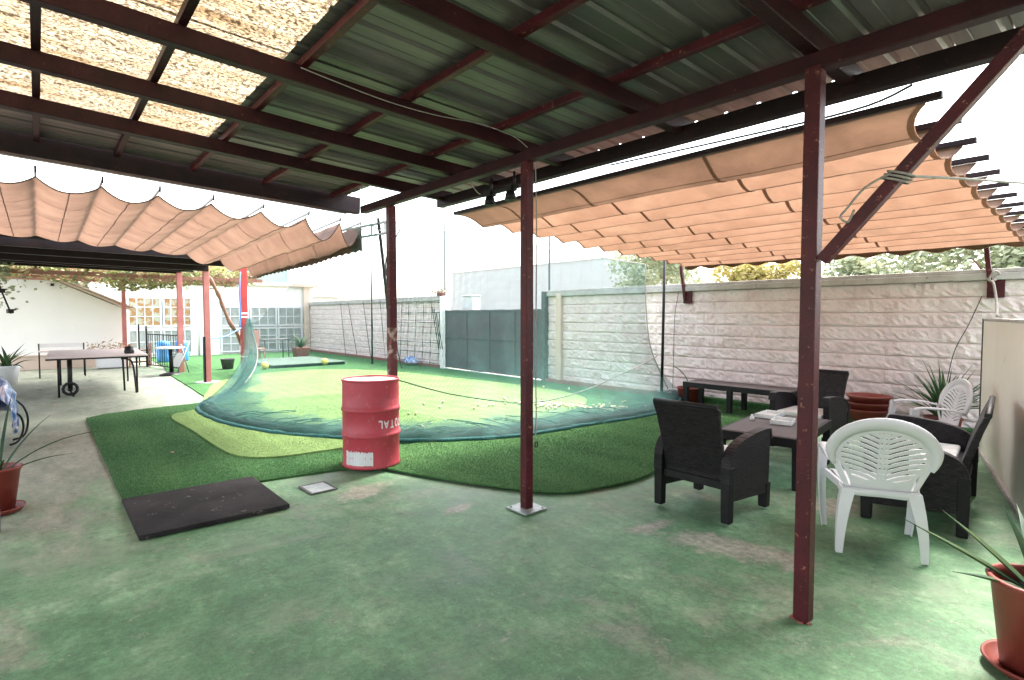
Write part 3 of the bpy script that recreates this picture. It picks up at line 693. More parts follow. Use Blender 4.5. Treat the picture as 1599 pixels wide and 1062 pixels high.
b = empty('white_box_lamp', (9.45, 12.95, 1.72), 0, 'white square lamp box on the gate pillar', 'box lamp')
t = MB(); t.box((0, .0, .20), (.30, .50, .36)); t.build('box', 'white', b, bevel=.02); t = MB(); t.box((0, 0, .40), (.34, .56, .04)); t.build('lid', 'white', b, bevel=.01)
# flowers on the wall top
def leafcloud(n, fn, size, shades=None, aspect=1.6):
    t = MB(); sh = []
    for i in range(n):
        p, s = fn(); a = random.uniform(0, 6.28); el = random.uniform(-1, 1)
        u = Vector((math.cos(a), math.sin(a), el*.8)).normalized(); v = u.cross(Vector((random.uniform(-1, 1), random.uniform(-1, 1), random.uniform(-1, 1)))).normalized()
        L = size*random.uniform(.6, 1.4); W = L/aspect
        p = Vector(p); t.add([p-u*L/2, p+v*W/2, p+u*L/2, p-v*W/2], [(0, 1, 2, 3)]); sh += [max(0, min(1, s+random.uniform(-.25, .25)))]*4
    return t, sh
def build_cloud(t, sh, name, mat, parent=None):
    o = t.build(name, mat, parent); at = o.data.attributes.new('shade', 'FLOAT', 'POINT')
    if len(o.data.vertices) == len(sh): at.data.foreach_set('value', sh)
    return o
fp = empty('flower_pot', (9.1, 14.0, 2.14), 0, 'small pot of orange flowers on the wall top beside the gate', 'flowers')
t = MB(); t.lathe([(0, 0), (.10, 0), (.13, .10), (.12, .10)], (0, .0, 0), 16); t.build('pot', 'terracotta', fp)
t, sh = leafcloud(90, lambda: ((random.gauss(0, .09), random.gauss(0, .22), .10+abs(random.gauss(0, .06))), random.random()), .06); build_cloud(t, sh, 'flowers', 'dry', fp)

# mesh trellis, poles and rods on the wall
tr = MB()
for i in range(7): tr.tube([(8.93, 13.9+.45*i, .10), (9.02, 13.9+.45*i, 2.1)], .008, 5)
for i in range(7): tr.tube([(8.93+.013*i, 13.85, .15+.30*i), (8.93+.013*i, 16.65, .15+.30*i)], .008, 5)
tag(tr.build('wire_trellis', 'rope_dark'), 'dark wire mesh panel leaning on the wall left of the gate', 'trellis')
for i, (ya, yb, r) in enumerate(((20.9, 20.3, .010), (20.2, 19.3, .012), (18.9, 18.2, .012), (17.6, 17.1, .010))):
    o = MB().tube([(8.98, ya, 2.05), (8.90, yb, .12)], r, 6).build('thin_rod', 'rope_dark')
    tag(o, ['first thin dark rod on the far block wall counting from the far corner', 'second thin dark rod on the far block wall counting from the far corner', 'third thin dark rod on the far block wall, left of the upright pole', 'thin dark rod leaning on the block wall closest to the peeling post'][i], 'rod', 'thin rods leaning on the far wall')
for i in range(3):
    o = MB().tube([(8.92, 14.2-.12*i, 1.85-.1*i), (8.86, 13.75-.1*i, .6)], .014, 6).build('short_rod', 'rope_dark')
    tag(o, ['leftmost short dark rod beside the gate', 'middle short dark rod beside the gate', 'rightmost short dark rod touching the gate edge'][i], 'rod', 'short rods beside the gate')
tag(MB().tube([(8.05, 16.35, 0), (8.03, 16.3, 1.2), (8.03, 16.3, 2.65), (8.03, 16.3, 3.6)], [.03, .028, .016, .012], 8).build('net_pole', 'black'), 'slim upright dark pole in front of the far wall between the leaning rods', 'pole')
tag(MB().tube([(9.25, 14.0, 0), (9.25, 14.0, 5.2)], .022, 8).build('thin_mast', 'greypost'), 'thin grey mast rising behind the wall left of the gate', 'mast')
tag(MB().tube([(9.3, 9.6, 0), (9.3, 9.6, 4.2)], .022, 8).build('thin_mast', 'greypost'), 'thin grey mast rising behind the gate pillar right of the middle post', 'mast')
tag(MB().tube([(8.72, 6.03, 0), (8.70, 6.0, 1.2), (8.68, 5.97, 2.62)], [.028, .026, .026], 8).build('support_pole', 'black'), 'slim black pole standing beside the net edge near the bench', 'pole')
bgm = MB(); P = []
for i in range(15):
    row = []
    for j in range(12):
        a = j/11*math.pi; u = i/14; r = .17*math.sin(math.pi*u)**.5*(1+.3*nz(i*.7, j*.5, 8)); row.append((8.8+r*math.cos(a)*.9, 14.9+.75*u, .11+r*math.sin(a)*1.1))
    P.append(row)
bgm.grid(P); tag(bgm.build('plastic_sack', 'tarp'), 'crumpled blue and white plastic sack lying at the foot of the wall', 'sack')

# ------------------------------------------------------------ netting
TOP = [(4.25, 16.45, 1.3), (4.0, 14, 1.45), (3.6, 11.8, 1.75), (3.35, 9.8, 2.1), (3.2, 8, 2.5), (3.15, 7, 2.66), (3.2, 6.2, 2.70), (4.6, 6.1, 2.62), (6, 6.15, 2.58), (7.5, 6.3, 2.54), (8.72, 6.42, 2.52)]
BOT = [(4.15, 16.0, .35), (3.2, 13.0, .03), (2.05, 10.6, .03), (1.93, 9.0, .03), (2.25, 7.6, .03), (2.8, 6.62, .045), (3.38, 5.90, .045), (4.43, 5.30, .045), (5.75, 5.18, .045), (7.36, 5.12, .045), (8.90, 5.65, .12)]
TT = catmull(TOP, 14); BB = catmull(BOT, 14)
def netsheet(f0, f1, nt_, ease, wob_, back=0, zoff=0):
    P = []; UV = []; s = 0
    for i in range(len(TT)):
        if i: s += (BB[i]-BB[i-1]).length*.6+(TT[i]-TT[i-1]).length*.4
        row = []; uv = []; tt = TT[i]; bb = BB[i]
        for k in range(nt_+1):
            u = f0+(f1-f0)*k/nt_
            z = tt.z+(bb.z-tt.z)*u; h = u**ease
            p = Vector((tt.x+(bb.x-tt.x)*h, tt.y+(bb.y-tt.y)*h, z))
            wv = wob_*u*(math.sin(s*9+3*nz(s*.8, 1))+.6*math.sin(s*23+u*4))
            p += Vector((wv*.5, wv, 0)); row.append(p); uv.append((s, u*(tt.z+.3)))
        P.append(row); UV.append(uv)
    return P, UV
def build_net(P, UV, name, mat, parent):
    t = MB(); t.grid(P); o = t.build(name, mat, parent); l = o.data.uv_layers.new(name='UVMap'); flat = [q for r in UV for q in r]
    for poly in o.data.polygons:
        for li in poly.loop_indices: l.data[li].uv = flat[o.data.loops[li].vertex_index]
    return o
nt_e = empty('practice_net', (0, 0, 0), 0, 'green golf practice netting draped from the canopy down to a bunched hem on the turf', 'netting')
P, UV = netsheet(0, 1, 30, 4.5, .03); build_net(P, UV, 'net_sheet', 'net', nt_e)
# hem lying on the turf: several loose folds that run inward
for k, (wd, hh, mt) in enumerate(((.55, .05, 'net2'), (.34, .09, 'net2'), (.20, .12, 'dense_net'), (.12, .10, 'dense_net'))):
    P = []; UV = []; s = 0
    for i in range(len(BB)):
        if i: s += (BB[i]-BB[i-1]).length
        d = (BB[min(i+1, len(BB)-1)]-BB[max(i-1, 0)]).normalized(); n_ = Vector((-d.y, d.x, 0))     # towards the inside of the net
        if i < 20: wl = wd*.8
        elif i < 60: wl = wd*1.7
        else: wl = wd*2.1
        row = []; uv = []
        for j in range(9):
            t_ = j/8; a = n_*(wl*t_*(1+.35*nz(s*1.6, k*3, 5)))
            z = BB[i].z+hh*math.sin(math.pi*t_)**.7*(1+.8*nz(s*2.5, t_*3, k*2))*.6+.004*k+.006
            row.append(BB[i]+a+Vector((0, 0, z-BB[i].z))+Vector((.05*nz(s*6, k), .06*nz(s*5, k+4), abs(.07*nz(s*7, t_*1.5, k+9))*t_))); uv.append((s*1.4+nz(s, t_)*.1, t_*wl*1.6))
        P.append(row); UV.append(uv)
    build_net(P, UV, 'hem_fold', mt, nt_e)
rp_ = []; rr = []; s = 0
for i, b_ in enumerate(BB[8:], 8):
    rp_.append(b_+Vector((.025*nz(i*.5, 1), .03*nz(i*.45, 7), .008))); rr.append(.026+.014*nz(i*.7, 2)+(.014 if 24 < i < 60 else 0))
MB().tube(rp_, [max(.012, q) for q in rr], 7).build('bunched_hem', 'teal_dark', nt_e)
# pulled wrinkles running from the hem into the slack net
rw = random.Random(5)
for i in range(34):
    k = rw.choice(list(range(44, 84)) if i < 20 else list(range(96, 124))); b_ = BB[k]; d = (BB[k+1]-BB[k-1]).normalized(); n_ = Vector((-d.y, d.x, 0))
    L = rw.uniform(.45, 1.1); sl_ = rw.uniform(.25, .75)*(1 if i < 20 else -1.1); W = rw.uniform(.010, .024); pts = []
    for q in range(8):
        f = q/7; p = b_+n_*L*f*.8+d*L*f*sl_+Vector((0, 0, .02+.10*math.sin(math.pi*f*.6)+.02*nz(i, f*4))); pts.append(p+d*.02*nz(i*3, f*5))
    t = MB(); uvs = []
    P = [[p-d*W*(1-f*.8), p+Vector((0, 0, .012)), p+d*W*(1-f*.8)] for p, f in ((pts[q], q/7) for q in range(8))]
    build_net(P, [[(q*.1, 0), (q*.1, .01), (q*.1, .02)] for q in range(8)], 'net_wrinkle', 'dense_net', nt_e)
# gathered column of net at the red post, sweeping down to the ground
gp = catmull([(4.33, 16.2, 1.45), (4.22, 15.9, 1.15), (4.05, 15.2, .75), (3.7, 14.2, .42), (3.1, 12.7, .2), (2.5, 11.3, .1), (2.08, 10.5, .05)], 8)
P = []; UV = []; s = 0
for i, p in enumerate(gp):
    if i: s += (p-gp[i-1]).length
    f = i/len(gp); wdt = .10+.42*math.sin(math.pi*min(1, f*1.05))**.8
    d = (gp[min(i+1, len(gp)-1)]-gp[max(0, i-1)]).normalized(); n_ = Vector((.80, .45, -.25)).normalized()
    row = []; uv = []
    for j in range(15):
        t_ = j/14; q = p+n_*wdt*(t_-.3)+Vector((.03*math.sin(t_*18+f*3), .05*math.sin(t_*15), -.10*math.sin(math.pi*t_)*f+.02)); q.z = max(q.z, .035)
        row.append(q); uv.append((s, t_*wdt*2.2))
    P.append(row); UV.append(uv)
build_net(P, UV, 'gathered_net', 'dense_net', nt_e)
P2 = [[q+Vector((.06, .08, .03)) for q in r] for r in P]; build_net(P2, UV, 'gathered_net', 'net2', nt_e)
MB().tube([r[14]+Vector((0, 0, .01)) for r in P][:34], .014, 6).build('edge_cord', 'rope', nt_e)
cable([(8.72, 6.42, 2.52), (8.74, 6.40, 1.6), (8.78, 6.3, .9), (8.88, 6.0, .2)], .012, 'edge_cord', 'rope', '', '', parent=nt_e)
MB().tube(TT[84:], .006, 6).build('top_rope', 'rope', nt_e)
cable([(3.07, 5.66, .84), (3.95, 5.85, .57), (4.9, 5.82, .37), (5.3, 5.8, .335)], .008, 'sagging_rope', 'rope_dark', 'dark rope sagging from the peeling post across the net', 'rope')
cable([(5.3, 5.8, .335), (5.75, 5.8, .34), (6.75, 5.9, .44), (8.35, 6.05, .75), (8.70, 6.1, .84)], .009, 'sagging_rope', 'rope', 'white rope slung low across the net near the fallen balls', 'rope')
cable([(3.15, 6.2, 2.73), (3.22, 6.2, 2.1), (3.32, 6.2, 1.15), (3.36, 6.2, .7)], .018, 'thick_cord', 'rope_dark', 'thick dark cord hanging left of the peeling post', 'cord')
cable([(3.42, 6.15, 2.62), (3.25, 6.2, 2.25), (3.28, 6.2, 1.9), (3.36, 6.2, 1.3), (3.45, 6.2, .9)], .008, 'light_chain', 'greypost', 'thin grey chain dangling beside the thick dark cord', 'chain')

# ------------------------------------------------------------ golf balls and fallen leaves
bm_ = MB(); 
for i in range(7):
    pass
def ball_mesh(r=.0215):
    t = MB(); pr = [(r*math.sin(math.pi*k/6), r-r*math.cos(math.pi*k/6)) for k in range(7)]; t.lathe(pr, n=10); return t
b0 = ball_mesh(.024).build('golf_ball', 'ball'); first = True
cl = [(6.2, 7.3, .35, 14), (6.5, 6.9, .30, 24), (6.45, 6.55, .22, 18), (6.75, 6.35, .22, 22), (6.95, 5.95, .2, 24), (7.2, 5.78, .12, 14), (7.6, 6.1, .25, 4), (5.4, 6.9, .7, 6), (4.2, 7.6, .9, 6), (8.0, 8.2, .5, 2)]
for cx, cy, sg, n in cl:
    for k in range(n):
        o = b0 if first else b0.copy()
        if not first: C.objects.link(o)
        first = False
        o.location = (cx+random.gauss(0, sg*.55), cy+random.gauss(0, sg*.75), .041)
        tag(o, 'pale golf ball lying on the green inside the netting', 'golf ball', 'golf balls scattered inside the netting')
lf = MB(); lf.add([(-.03, 0, 0), (0, -.016, .006), (.035, 0, .002), (0, .018, .008)], [(0, 1, 2, 3)]); l0 = lf.build('fallen_leaf', 'dry'); first = True
for li_, (x, y, z, s) in enumerate(((.3, 9.9, .012, 1), (1.1, 7.2, .026, 1.3), (.2, 12.4, .012, 2), (.9, 16.5, .012, 2), (.0, 15.2, .012, 2), (-.1, 17.8, .012, 2), (.35, 19.2, .012, 2), (2.6, 8.4, .045, 1), (3.2, 9.2, .045, 1.2), (4.0, 8.3, .045, 1.2), (4.4, 7.1, .045, 1), (.05, 5.2, .012, .6), (1.35, 3.1, .012, .4), (3.4, .75, .012, .3), (.75, 4.35, .012, .5))):
    o = l0 if first else l0.copy()
    if not first: C.objects.link(o)
    first = False; o.location = (x, y, z); o.rotation_euler = (0, 0, random.uniform(0, 6)); o.scale = (s, s, s)
    tag(o, 'small dry fallen leaf on the '+('bare floor left of the turf', 'dark turf behind the black mat', 'worn floor in front of the games table', 'worn floor under the far end of the games table', 'worn floor at the left of the games table', 'worn floor by the white tub', 'floor near the plinth of the outbuilding', 'green inside the left part of the net', 'green behind the oil drum', 'green right of the peeling post', 'green near the dark sagging rope', 'floor left of the black mat', 'floor between black mat and middle post', 'floor right of the near post foot', 'front edge of the black mat')[li_], 'leaf', 'fallen leaves')

# ------------------------------------------------------------ oil drum
dr = empty('oil_drum', (2.60, 5.32, .036), 0, 'red steel oil drum with upside-down white lettering in front of the peeling post', 'drum')
r = .285
prof = [(0, .02), (r-.01, .02), (r-.008, 0), (r+.006, 0), (r+.006, .02), (r-.001, .035)]
def rib(z): return [(r, z-.028), (r+.006, z-.02), (r+.012, z-.008), (r+.013, z), (r+.012, z+.008), (r+.006, z+.02), (r, z+.028)]
prof += [(r, .15)]+rib(.325)+[(r, .45)]+rib(.58)+[(r, .75), (r-.001, .865)]
MB().lathe(prof, n=72).build('barrel', 'drum', dr)
MB().lathe([(r-.002, .862), (r+.006, .864), (r+.008, .872), (r+.006, .882), (r-.002, .884), (r-.010, .876), (r-.010, .868)], n=72).build('rim', 'drum', dr)
t = MB(); t.lathe([(r-.008, .868), (r-.02, .862), (r-.03, .862), (0, .866)], n=72); t.build('lid', 'white', dr)
# stenciled lettering painted on the drum, upside down and wrapping to the right
STROKES = {'T': [[(0, 1), (.8, 1)], [(.4, 1), (.4, 0)]], 'O': [[(.4+.4*math.cos(a*math.pi/8), .5+.5*math.sin(a*math.pi/8)) for a in range(17)]],
           'A': [[(0, 0), (.42, 1), (.84, 0)], [(.17, .36), (.67, .36)]], 'L': [[(0, 1), (0, 0), (.6, 0)]]}
# direction from drum to camera gives the side that is seen
fa = math.atan2(-5.32, -2.60)
def on_drum(a, z, rr=.0012): return ((r+rr)*math.cos(a), (r+rr)*math.sin(a), z)
t = MB(); hgt = .074; wlet = .072; x0 = 0
for i, chx in enumerate('TOTAL'):
    for st in STROKES[chx]:
        for (a0, b0_), (a1, b1_) in zip(st, st[1:]):
            for q in range(3):
                s0 = q/3; s1 = (q+1)/3
                pa = (a0+(a1-a0)*s0, b0_+(b1_-b0_)*s0); pb = (a0+(a1-a0)*s1, b0_+(b1_-b0_)*s1)
                dx = pb[0]-pa[0]; dy = pb[1]-pa[1]; L = math.hypot(dx, dy); nx_, ny_ = -dy/L*.11, dx/L*.11
                quad = []
                for (u, v) in ((pa[0]+nx_, pa[1]+ny_), (pb[0]+nx_, pb[1]+ny_), (pb[0]-nx_, pb[1]-ny_), (pa[0]-nx_, pa[1]-ny_)):
                    U = (i*wlet+u*wlet*.8)     # along text; rotated by 180 degrees on the drum
                    quad.append(on_drum(fa+R(10)+((5*wlet-.015)-U)/r, .475-v*hgt*1.0+0, .0016))
                t.add(quad, [(0, 1, 2, 3)])
# upside down: the baseline is on top
t.build('lettering', 'white', dr)
t = MB()
for i in range(26):
    a0 = fa-R(58)+R(61)*i/26; a1 = a0+R(61)/26*(.74+.26*random.random())
    zt = .185+random.uniform(-.02, .0); zb = .035+random.uniform(0, .006)
    for q in range(2):
        z0_, z1_ = (zb, (zb+zt)/2) if q == 0 else ((zb+zt)/2+(.008 if random.random() < .15 else 0), zt)
        t.add([on_drum(a0, z0_, .0014), on_drum(a1, z0_, .0014), on_drum(a1, z1_, .0014), on_drum(a0, z1_, .0014)], [(0, 1, 2, 3)])
t.build('torn_label', 'white', dr)

# ------------------------------------------------------------ wicker armchairs and sofa
def armchair(W, D, label, cat, name='wicker_armchair', group=None):
    e = empty(name, (0, 0, 0), 0, label, cat, group); tw = .075
    for sx in (-1, 1):
        x = sx*(W/2-tw/2); prof = []
        # side panel outline in (y,z): rear at y=-D/2, front at +D/2
        prof = [(-D/2+.035, .16), (D/2-.03, .12), (D/2-.01, .60)]
        arc = [(D/2-.03, .62), (D/2-.12, .622), (.05, .61), (-.08, .59), (-D/2+.14, .56), (-D/2+.07, .52), (-D/2+.03, .46), (-D/2+.015, .38)]
        pts = prof+arc
        for dx, mt, nm in ((0, 'wicker', 'side_panel'),):
            t = MB(); w_ = tw-.012
            t.loft([[(x-w_/2, a, b) for a, b in pts], [(x+w_/2, a, b) for a, b in pts]]); t.build(nm, mt, e, fixn=True, bevel=.006)
        path = [(x, D/2-.035, .30), (x, D/2-.012, .60)]+[(x, a, b+.004) for a, b in arc]
        t = MB(); pth = catmull([(x, D/2-.0, .55), (x, D/2-.012, .615)]+[(x, a, b+.008) for a, b in arc]+[(x, -D/2+.01, .30)], 3)
        secs = []
        for i, p in enumerate(pth):
            d = (pth[min(i+1, len(pth)-1)]-pth[max(i-1, 0)]).normalized(); n_ = Vector((0, -d.z, d.y)); 
            secs.append([p+Vector((a*tw/2, 0, 0))+n_*b*.011 for a, b in ((-1, -1), (1, -1), (1, 1), (-1, 1))])
        t.loft(secs); t.build('arm_rail', 'wicker', e, fixn=True, bevel=.004)
        for y, nm in ((-D/2+.04, 'leg'), (D/2-.04, 'leg')):
            t = MB(); h_ = .42 if y < 0 else .2; t.loft([[(x+a*.034, y+b*.034, 0) for a, b in ((-1, -1), (1, -1), (1, 1), (-1, 1))], [(x+a*.0385, y+b*.0385, h_) for a, b in ((-1, -1), (1, -1), (1, 1), (-1, 1))]])
            t.build('leg', 'wicker_frame', e, fixn=True, bevel=.008)
    t = MB(); t.box((0, .02, .32), (W-2*tw, D-.06, .13)); t.build('seat', 'wicker', e, bevel=.01)
    ns = 1 if W < .9 else 2; iw = (W-2*tw)/ns
    for k in range(ns):
        cx = -(W-2*tw)/2+iw*(k+.5)
        t = MB(); t.box((cx, .05, .41), (iw-.015, D-.14, .055)); t.build('cushion', 'paper', e, bevel=.02, seg=3)
    # leaning back
    t = MB(); bw_ = W-2*tw+.01
    secs = []
    for z, y, th in ((.26, -D/2+.085, .04), (.5, -D/2+.04, .05), (.75, -D/2-.035, .045), (.86, -D/2-.075, .04)):
        ww = bw_/2+(0 if z < .6 else .012+.015*(z > .8)); secs.append([(-ww, y-th/2, z), (ww, y-th/2, z), (ww, y+th/2, z), (-ww, y+th/2, z)])
    t.loft(secs); t.build('backrest', 'wicker', e, fixn=True, bevel=.012)
    t = MB(); t.tube([(-bw_/2-.015, -D/2-.076, .865), (bw_/2+.015, -D/2-.076, .865)], .022, 10); t.build('back_rail', 'wicker_frame', e)
    t = MB(); t.box((0, -D/2+.05, .27), (W-2*tw, .03, .06)); t.build('rear_rail', 'wicker_frame', e, bevel=.005)
    return e
a1 = armchair(.66, .66, 'black wicker armchair seen from behind, standing left of the coffee table', 'armchair', group='wicker seats around the coffee table')
a1.location = (4.15, 2.38, 0.02); a1.rotation_euler[2] = R(-90)
a2 = copy_tree(a1); a2.location = (6.88, 2.72, .02); a2.rotation_euler[2] = R(91); a2['label'] = 'black wicker armchair facing the camera behind the coffee table, half hidden by the near post'
sf = armchair(1.30, .66, 'black wicker two-seat sofa at the right with its back to the cream partition', 'sofa', 'wicker_sofa', 'wicker seats around the coffee table')
sf.location = (5.50, 1.28, .0); sf.rotation_euler[2] = R(8)

def low_table(L, W, H, label, cat, leg=.07, ends=None):
    e = empty('coffee_table', (0, 0, 0), 0, label, cat)
    t = MB(); t.box((0, 0, H-.012), (L-.06, W-.06, .024)); t.build('table_top', 'wood_dark', e, bevel=.006)
    t = MB()
    for s in (-1, 1): t.box((0, s*(W/2-.018), H-.045), (L, .036, .085)); t.box((s*(L/2-.018), 0, H-.0455), (.036, W-.073, .084))
    t.build('apron', 'wicker_frame', e, bevel=.006)
    for a in (ends or (-1, 1)):
        for b in (-1, 1):
            t = MB(); x = a*(L/2-leg/2-.003); y = b*(W/2-leg/2-.003)
            t.loft([[(x+p*leg*.42, y+q*leg*.42, 0) for p, q in ((-1, -1), (1, -1), (1, 1), (-1, 1))], [(x+p*leg*.5, y+q*leg*.5, H-.03) for p, q in ((-1, -1), (1, -1), (1, 1), (-1, 1))]]); t.build('leg', 'wicker_frame', e, fixn=True, bevel=.006)
    return e
ct = low_table(1.27, .74, .47, 'low dark coffee table with plank top holding two white trays', 'coffee table')
ct.location = (5.65, 2.54, 0.0); ct.rotation_euler[2] = R(9)
bn = low_table(1.75, .55, .47, 'long low dark table against the block wall beside the terracotta pot', 'bench', leg=.08, ends=(-1, .08, 1)); bn.name = 'side_table'
bn.location = (8.42, 4.35, .0); bn.rotation_euler[2] = R(90)
def tray(loc, rz, sx, sy, label):
    e = empty('white_tray', loc, rz, label, 'tray', 'trays on the coffee table')
    t = MB(); t.box((0, 0, .006), (sx, sy, .010)); t.build('base', 'paper', e, bevel=.002)
    for a in (-1, 1):
        t = MB(); t.box((a*(sx/2-.006), 0, .026), (.012, sy, .03)); t.build('rim', 'paper', e, bevel=.003)
        t = MB(); t.box((0, a*(sy/2-.006), .0255), (sx-.026, .012, .029)); t.build('rim', 'paper', e, bevel=.003)
tray((5.74, 2.52, .471), R(15), .26, .20, 'square white tray nearest the middle of the coffee table')
tray((6.02, 2.78, .471), R(5), .34, .20, 'long white tray at the far side of the coffee table beside the near post')
t = MB(); t.lathe([(0, .004), (.05, .004), (.075, .06), (.08, .085), (.076, .085), (.07, .06), (.045, .010), (0, .010)], n=24)
o = t.build('white_bowl', 'paper'); o.location = (6.14, 2.45, .471); tag(o, 'small white bowl on the right edge of the coffee table', 'bowl')
o = MB().lathe([(0, 0), (.02, 0), (.022, .03), (.012, .045), (.012, .06), (0, .06)], n=12).build('salt_shaker', 'paper'); o.location = (5.66, 2.80, .471); tag(o, 'tiny white shaker at the far edge of the coffee table', 'shaker')

# ------------------------------------------------------------ white plastic chairs
def plastic_chair():
    e = empty('plastic_chair')
    # back shell: a fan shape with slanted slots; s across (-1..1 metre-like), h height above seat
    N, Mm = 150, 130; W0 = .30; t = MB(); H0, H1 = .40, .86
    def half(h):      # half width of the shell at height
        u = (h-.40)/.46
        if u < .52: return .165+.03*math.sin(u*2.0)+.085*max(0, (u-.12)/.40)**1.6
        return .0
    cx, cz, rx, rz_ = 0, .655, .262, .200
    def inside(x, h):
        if h < .44: return abs(x) < .168
        a = abs(x) < .168+.105*max(0, (h-.44)/.20)**1.5 and h < .655
        b = (x/rx)**2+((h-cz)/rz_)**2 < 1 and h >= .655
        return a or b
    def slot(x, h):
        if abs(x) < .028 or abs(x) > .232: return False
        if ((x/.235)**2+((h-.645)/.165)**2) > 1 and h > .645: return False
        if abs(x) > .135+.105*max(0, (h-.44)/.2)**1.3: return False
        if h < .485: return False
        q = (h-.60*abs(x)+1.15*x*x)/.034
        return (q % 1) < .30
    def dots(x, h):
        q = ((h-.02) % .034); return abs(abs(x)-.013) < .004 and q < .008
    def surf(x, h):      # curvature of the shell
        return (x, -.205-.11*((h-.40)/.46)**1.15+.30*x*x, h)
    vid = {}; vs = []; fs = []
    def vtx(i, j):
        if (i, j) not in vid:
            vid[(i, j)] = len(vs); vs.append(surf(-W0+2*W0*i/N, H0+(H1-H0)*j/Mm))
        return vid[(i, j)]
    for i in range(N):
        for j in range(Mm):
            x = -W0+2*W0*(i+.5)/N; h = H0+(H1-H0)*(j+.5)/Mm
            if inside(x, h) and not slot(x, h) and not (h > .5 and dots(x, h)): fs.append((vtx(i, j), vtx(i+1, j), vtx(i+1, j+1), vtx(i, j+1)))
    t.add(vs, fs, True); t.build('backrest', 'white', e, solid=.006)
    # broad rolled rim over the top of the back, ends curling down beside the arms
    pth = []
    for k in range(29):
        a = R(-22)+R(224)*k/28; x = .285*math.cos(a); h = .655+.215*math.sin(a); yy = surf(x*.92, max(.5, h))[1]-.004
        pth.append(Vector((x, yy, h)))
    secs = []
    for k, p in enumerate(pth):
        a = R(-22)+R(224)*k/28; o_ = Vector((math.cos(a), 0, math.sin(a))); taper = min(1, .35+min(k, 28-k)/6)
        wv = .040*taper
        secs.append([p-o_*wv+Vector((0, .004, 0)), p+Vector((0, -.010, 0)), p+o_*wv*.9+Vector((0, -.012, 0)), p+o_*wv+Vector((0, .012, 0)), p+o_*wv*.8+Vector((0, .014, 0)), p-o_*wv*.9+Vector((0, .012, 0))])
    MB().loft(secs, smooth=True).build('back_rim', 'white', e, fixn=True)
    # seat
    P = []
    for i in range(15):
        v = i/14; y = -.21+.44*v; hw = .20+.035*v; row = []
        for j in range(17):
            u = -1+2*j/16; z = .425-.018*(1-u*u)*math.sin(math.pi*min(1, v*1.1))+(.012*u*u)-(.02*max(0, v-.88)/.12); row.append((u*hw, y, z))
        P.append(row)
    MB().grid(P).build('seat', 'white', e, solid=.006)
    t = MB(); edge = [(-.20, -.21), (-.235, .23), (.235, .23), (.20, -.21)]
    loop = [Vector((x, y, .40)) for x, y in ((-.20, -.215), (-.218, 0), (-.235, .2), (-.20, .235), (0, .24), (.20, .235), (.235, .2), (.218, 0), (.20, -.215), (0, -.225))]
    lp = catmull(loop, 4, True); lp.append(lp[0])
    t.grid([[p+Vector((0, 0, .028)) for p in lp], [p*1.0+Vector((p.x*.01, p.y*.01, -.02)) for p in lp]]); t.build('seat_skirt', 'white', e, solid=.006)
    for s in (-1, 1):
        # arm: from the rim forward and down into the front leg
        pts = catmull([(s*.278, -.20, .60), (s*.285, -.10, .625), (s*.285, .03, .635), (s*.283, .14, .635), (s*.280, .20, .615)], 5); secs = []
        for k, p in enumerate(pts):
            d = (pts[min(k+1, len(pts)-1)]-pts[max(0, k-1)]).normalized(); r_ = Vector((1, 0, 0)); u_ = r_.cross(d); u_.normalize()
            wv = .028+.008*math.sin(math.pi*k/len(pts)); secs.append([p-r_*wv-u_*.012, p-r_*wv*.8+u_*.006, p+r_*wv*.8+u_*.006, p+r_*wv-u_*.012])
        MB().loft(secs, smooth=True).build('armrest', 'white', e, fixn=True)
        def leg(a, b, wa, wb, nm, out):
            a = Vector(a); b = Vector(b); secs = []
            for k in range(9):
                f = k/8; p = a+(b-a)*f+Vector((out[0], out[1], 0))*(.012*math.sin(math.pi*f)); w0 = wa+(wb-wa)*f
                # channel section, open inward
                sx = s; sy = 1 if out[1] > 0 else -1
                secs.append([p+Vector((sx*w0*.5, -sy*w0*.6, 0)), p+Vector((sx*w0*.5, sy*w0*.5, 0)), p+Vector((-sx*w0*.6, sy*w0*.5, 0)), p+Vector((-sx*w0*.6, sy*w0*.36, 0)), p+Vector((sx*w0*.34, sy*w0*.36, 0)), p+Vector((sx*w0*.34, -sy*w0*.6, 0))])
            MB().loft(secs, smooth=False).build(nm, 'white', e, fixn=True, bevel=.002)
        leg((s*.283, .195, .62), (s*.262, .235, 0), .062, .036, 'leg', (s, 1))
        leg((s*.185, -.195, .42), (s*.235, -.265, 0), .075, .036, 'leg', (s, -1))
        t = MB(); t.bar((s*.20, -.18, .41), (s*.265, .20, .41), .02, .05); t.build('side_rail', 'white', e)
        t = MB(); t.loft([[(s*.165, -.212, .40), (s*.19, -.20, .40), (s*.19, -.20, .41), (s*.165, -.212, .41)], [(s*.245, -.20, .60), (s*.285, -.195, .60), (s*.285, -.19, .62), (s*.245, -.19, .62)]]); t.build('back_stay', 'white', e, fixn=True)
    return e
w1 = plastic_chair(); tag(w1, 'white plastic garden chair seen from behind right of the near post', 'garden chair', 'white plastic garden chairs')
w1.location = (4.32, 1.28, .008); w1.rotation_euler[2] = R(-63)
w2 = copy_tree(w1); w2['label'] = 'white plastic garden chair beyond the wicker sofa near the strap-leaf plant'
w2.location = (7.0, 1.62, .008); w2.rotation_euler[2] = R(33)

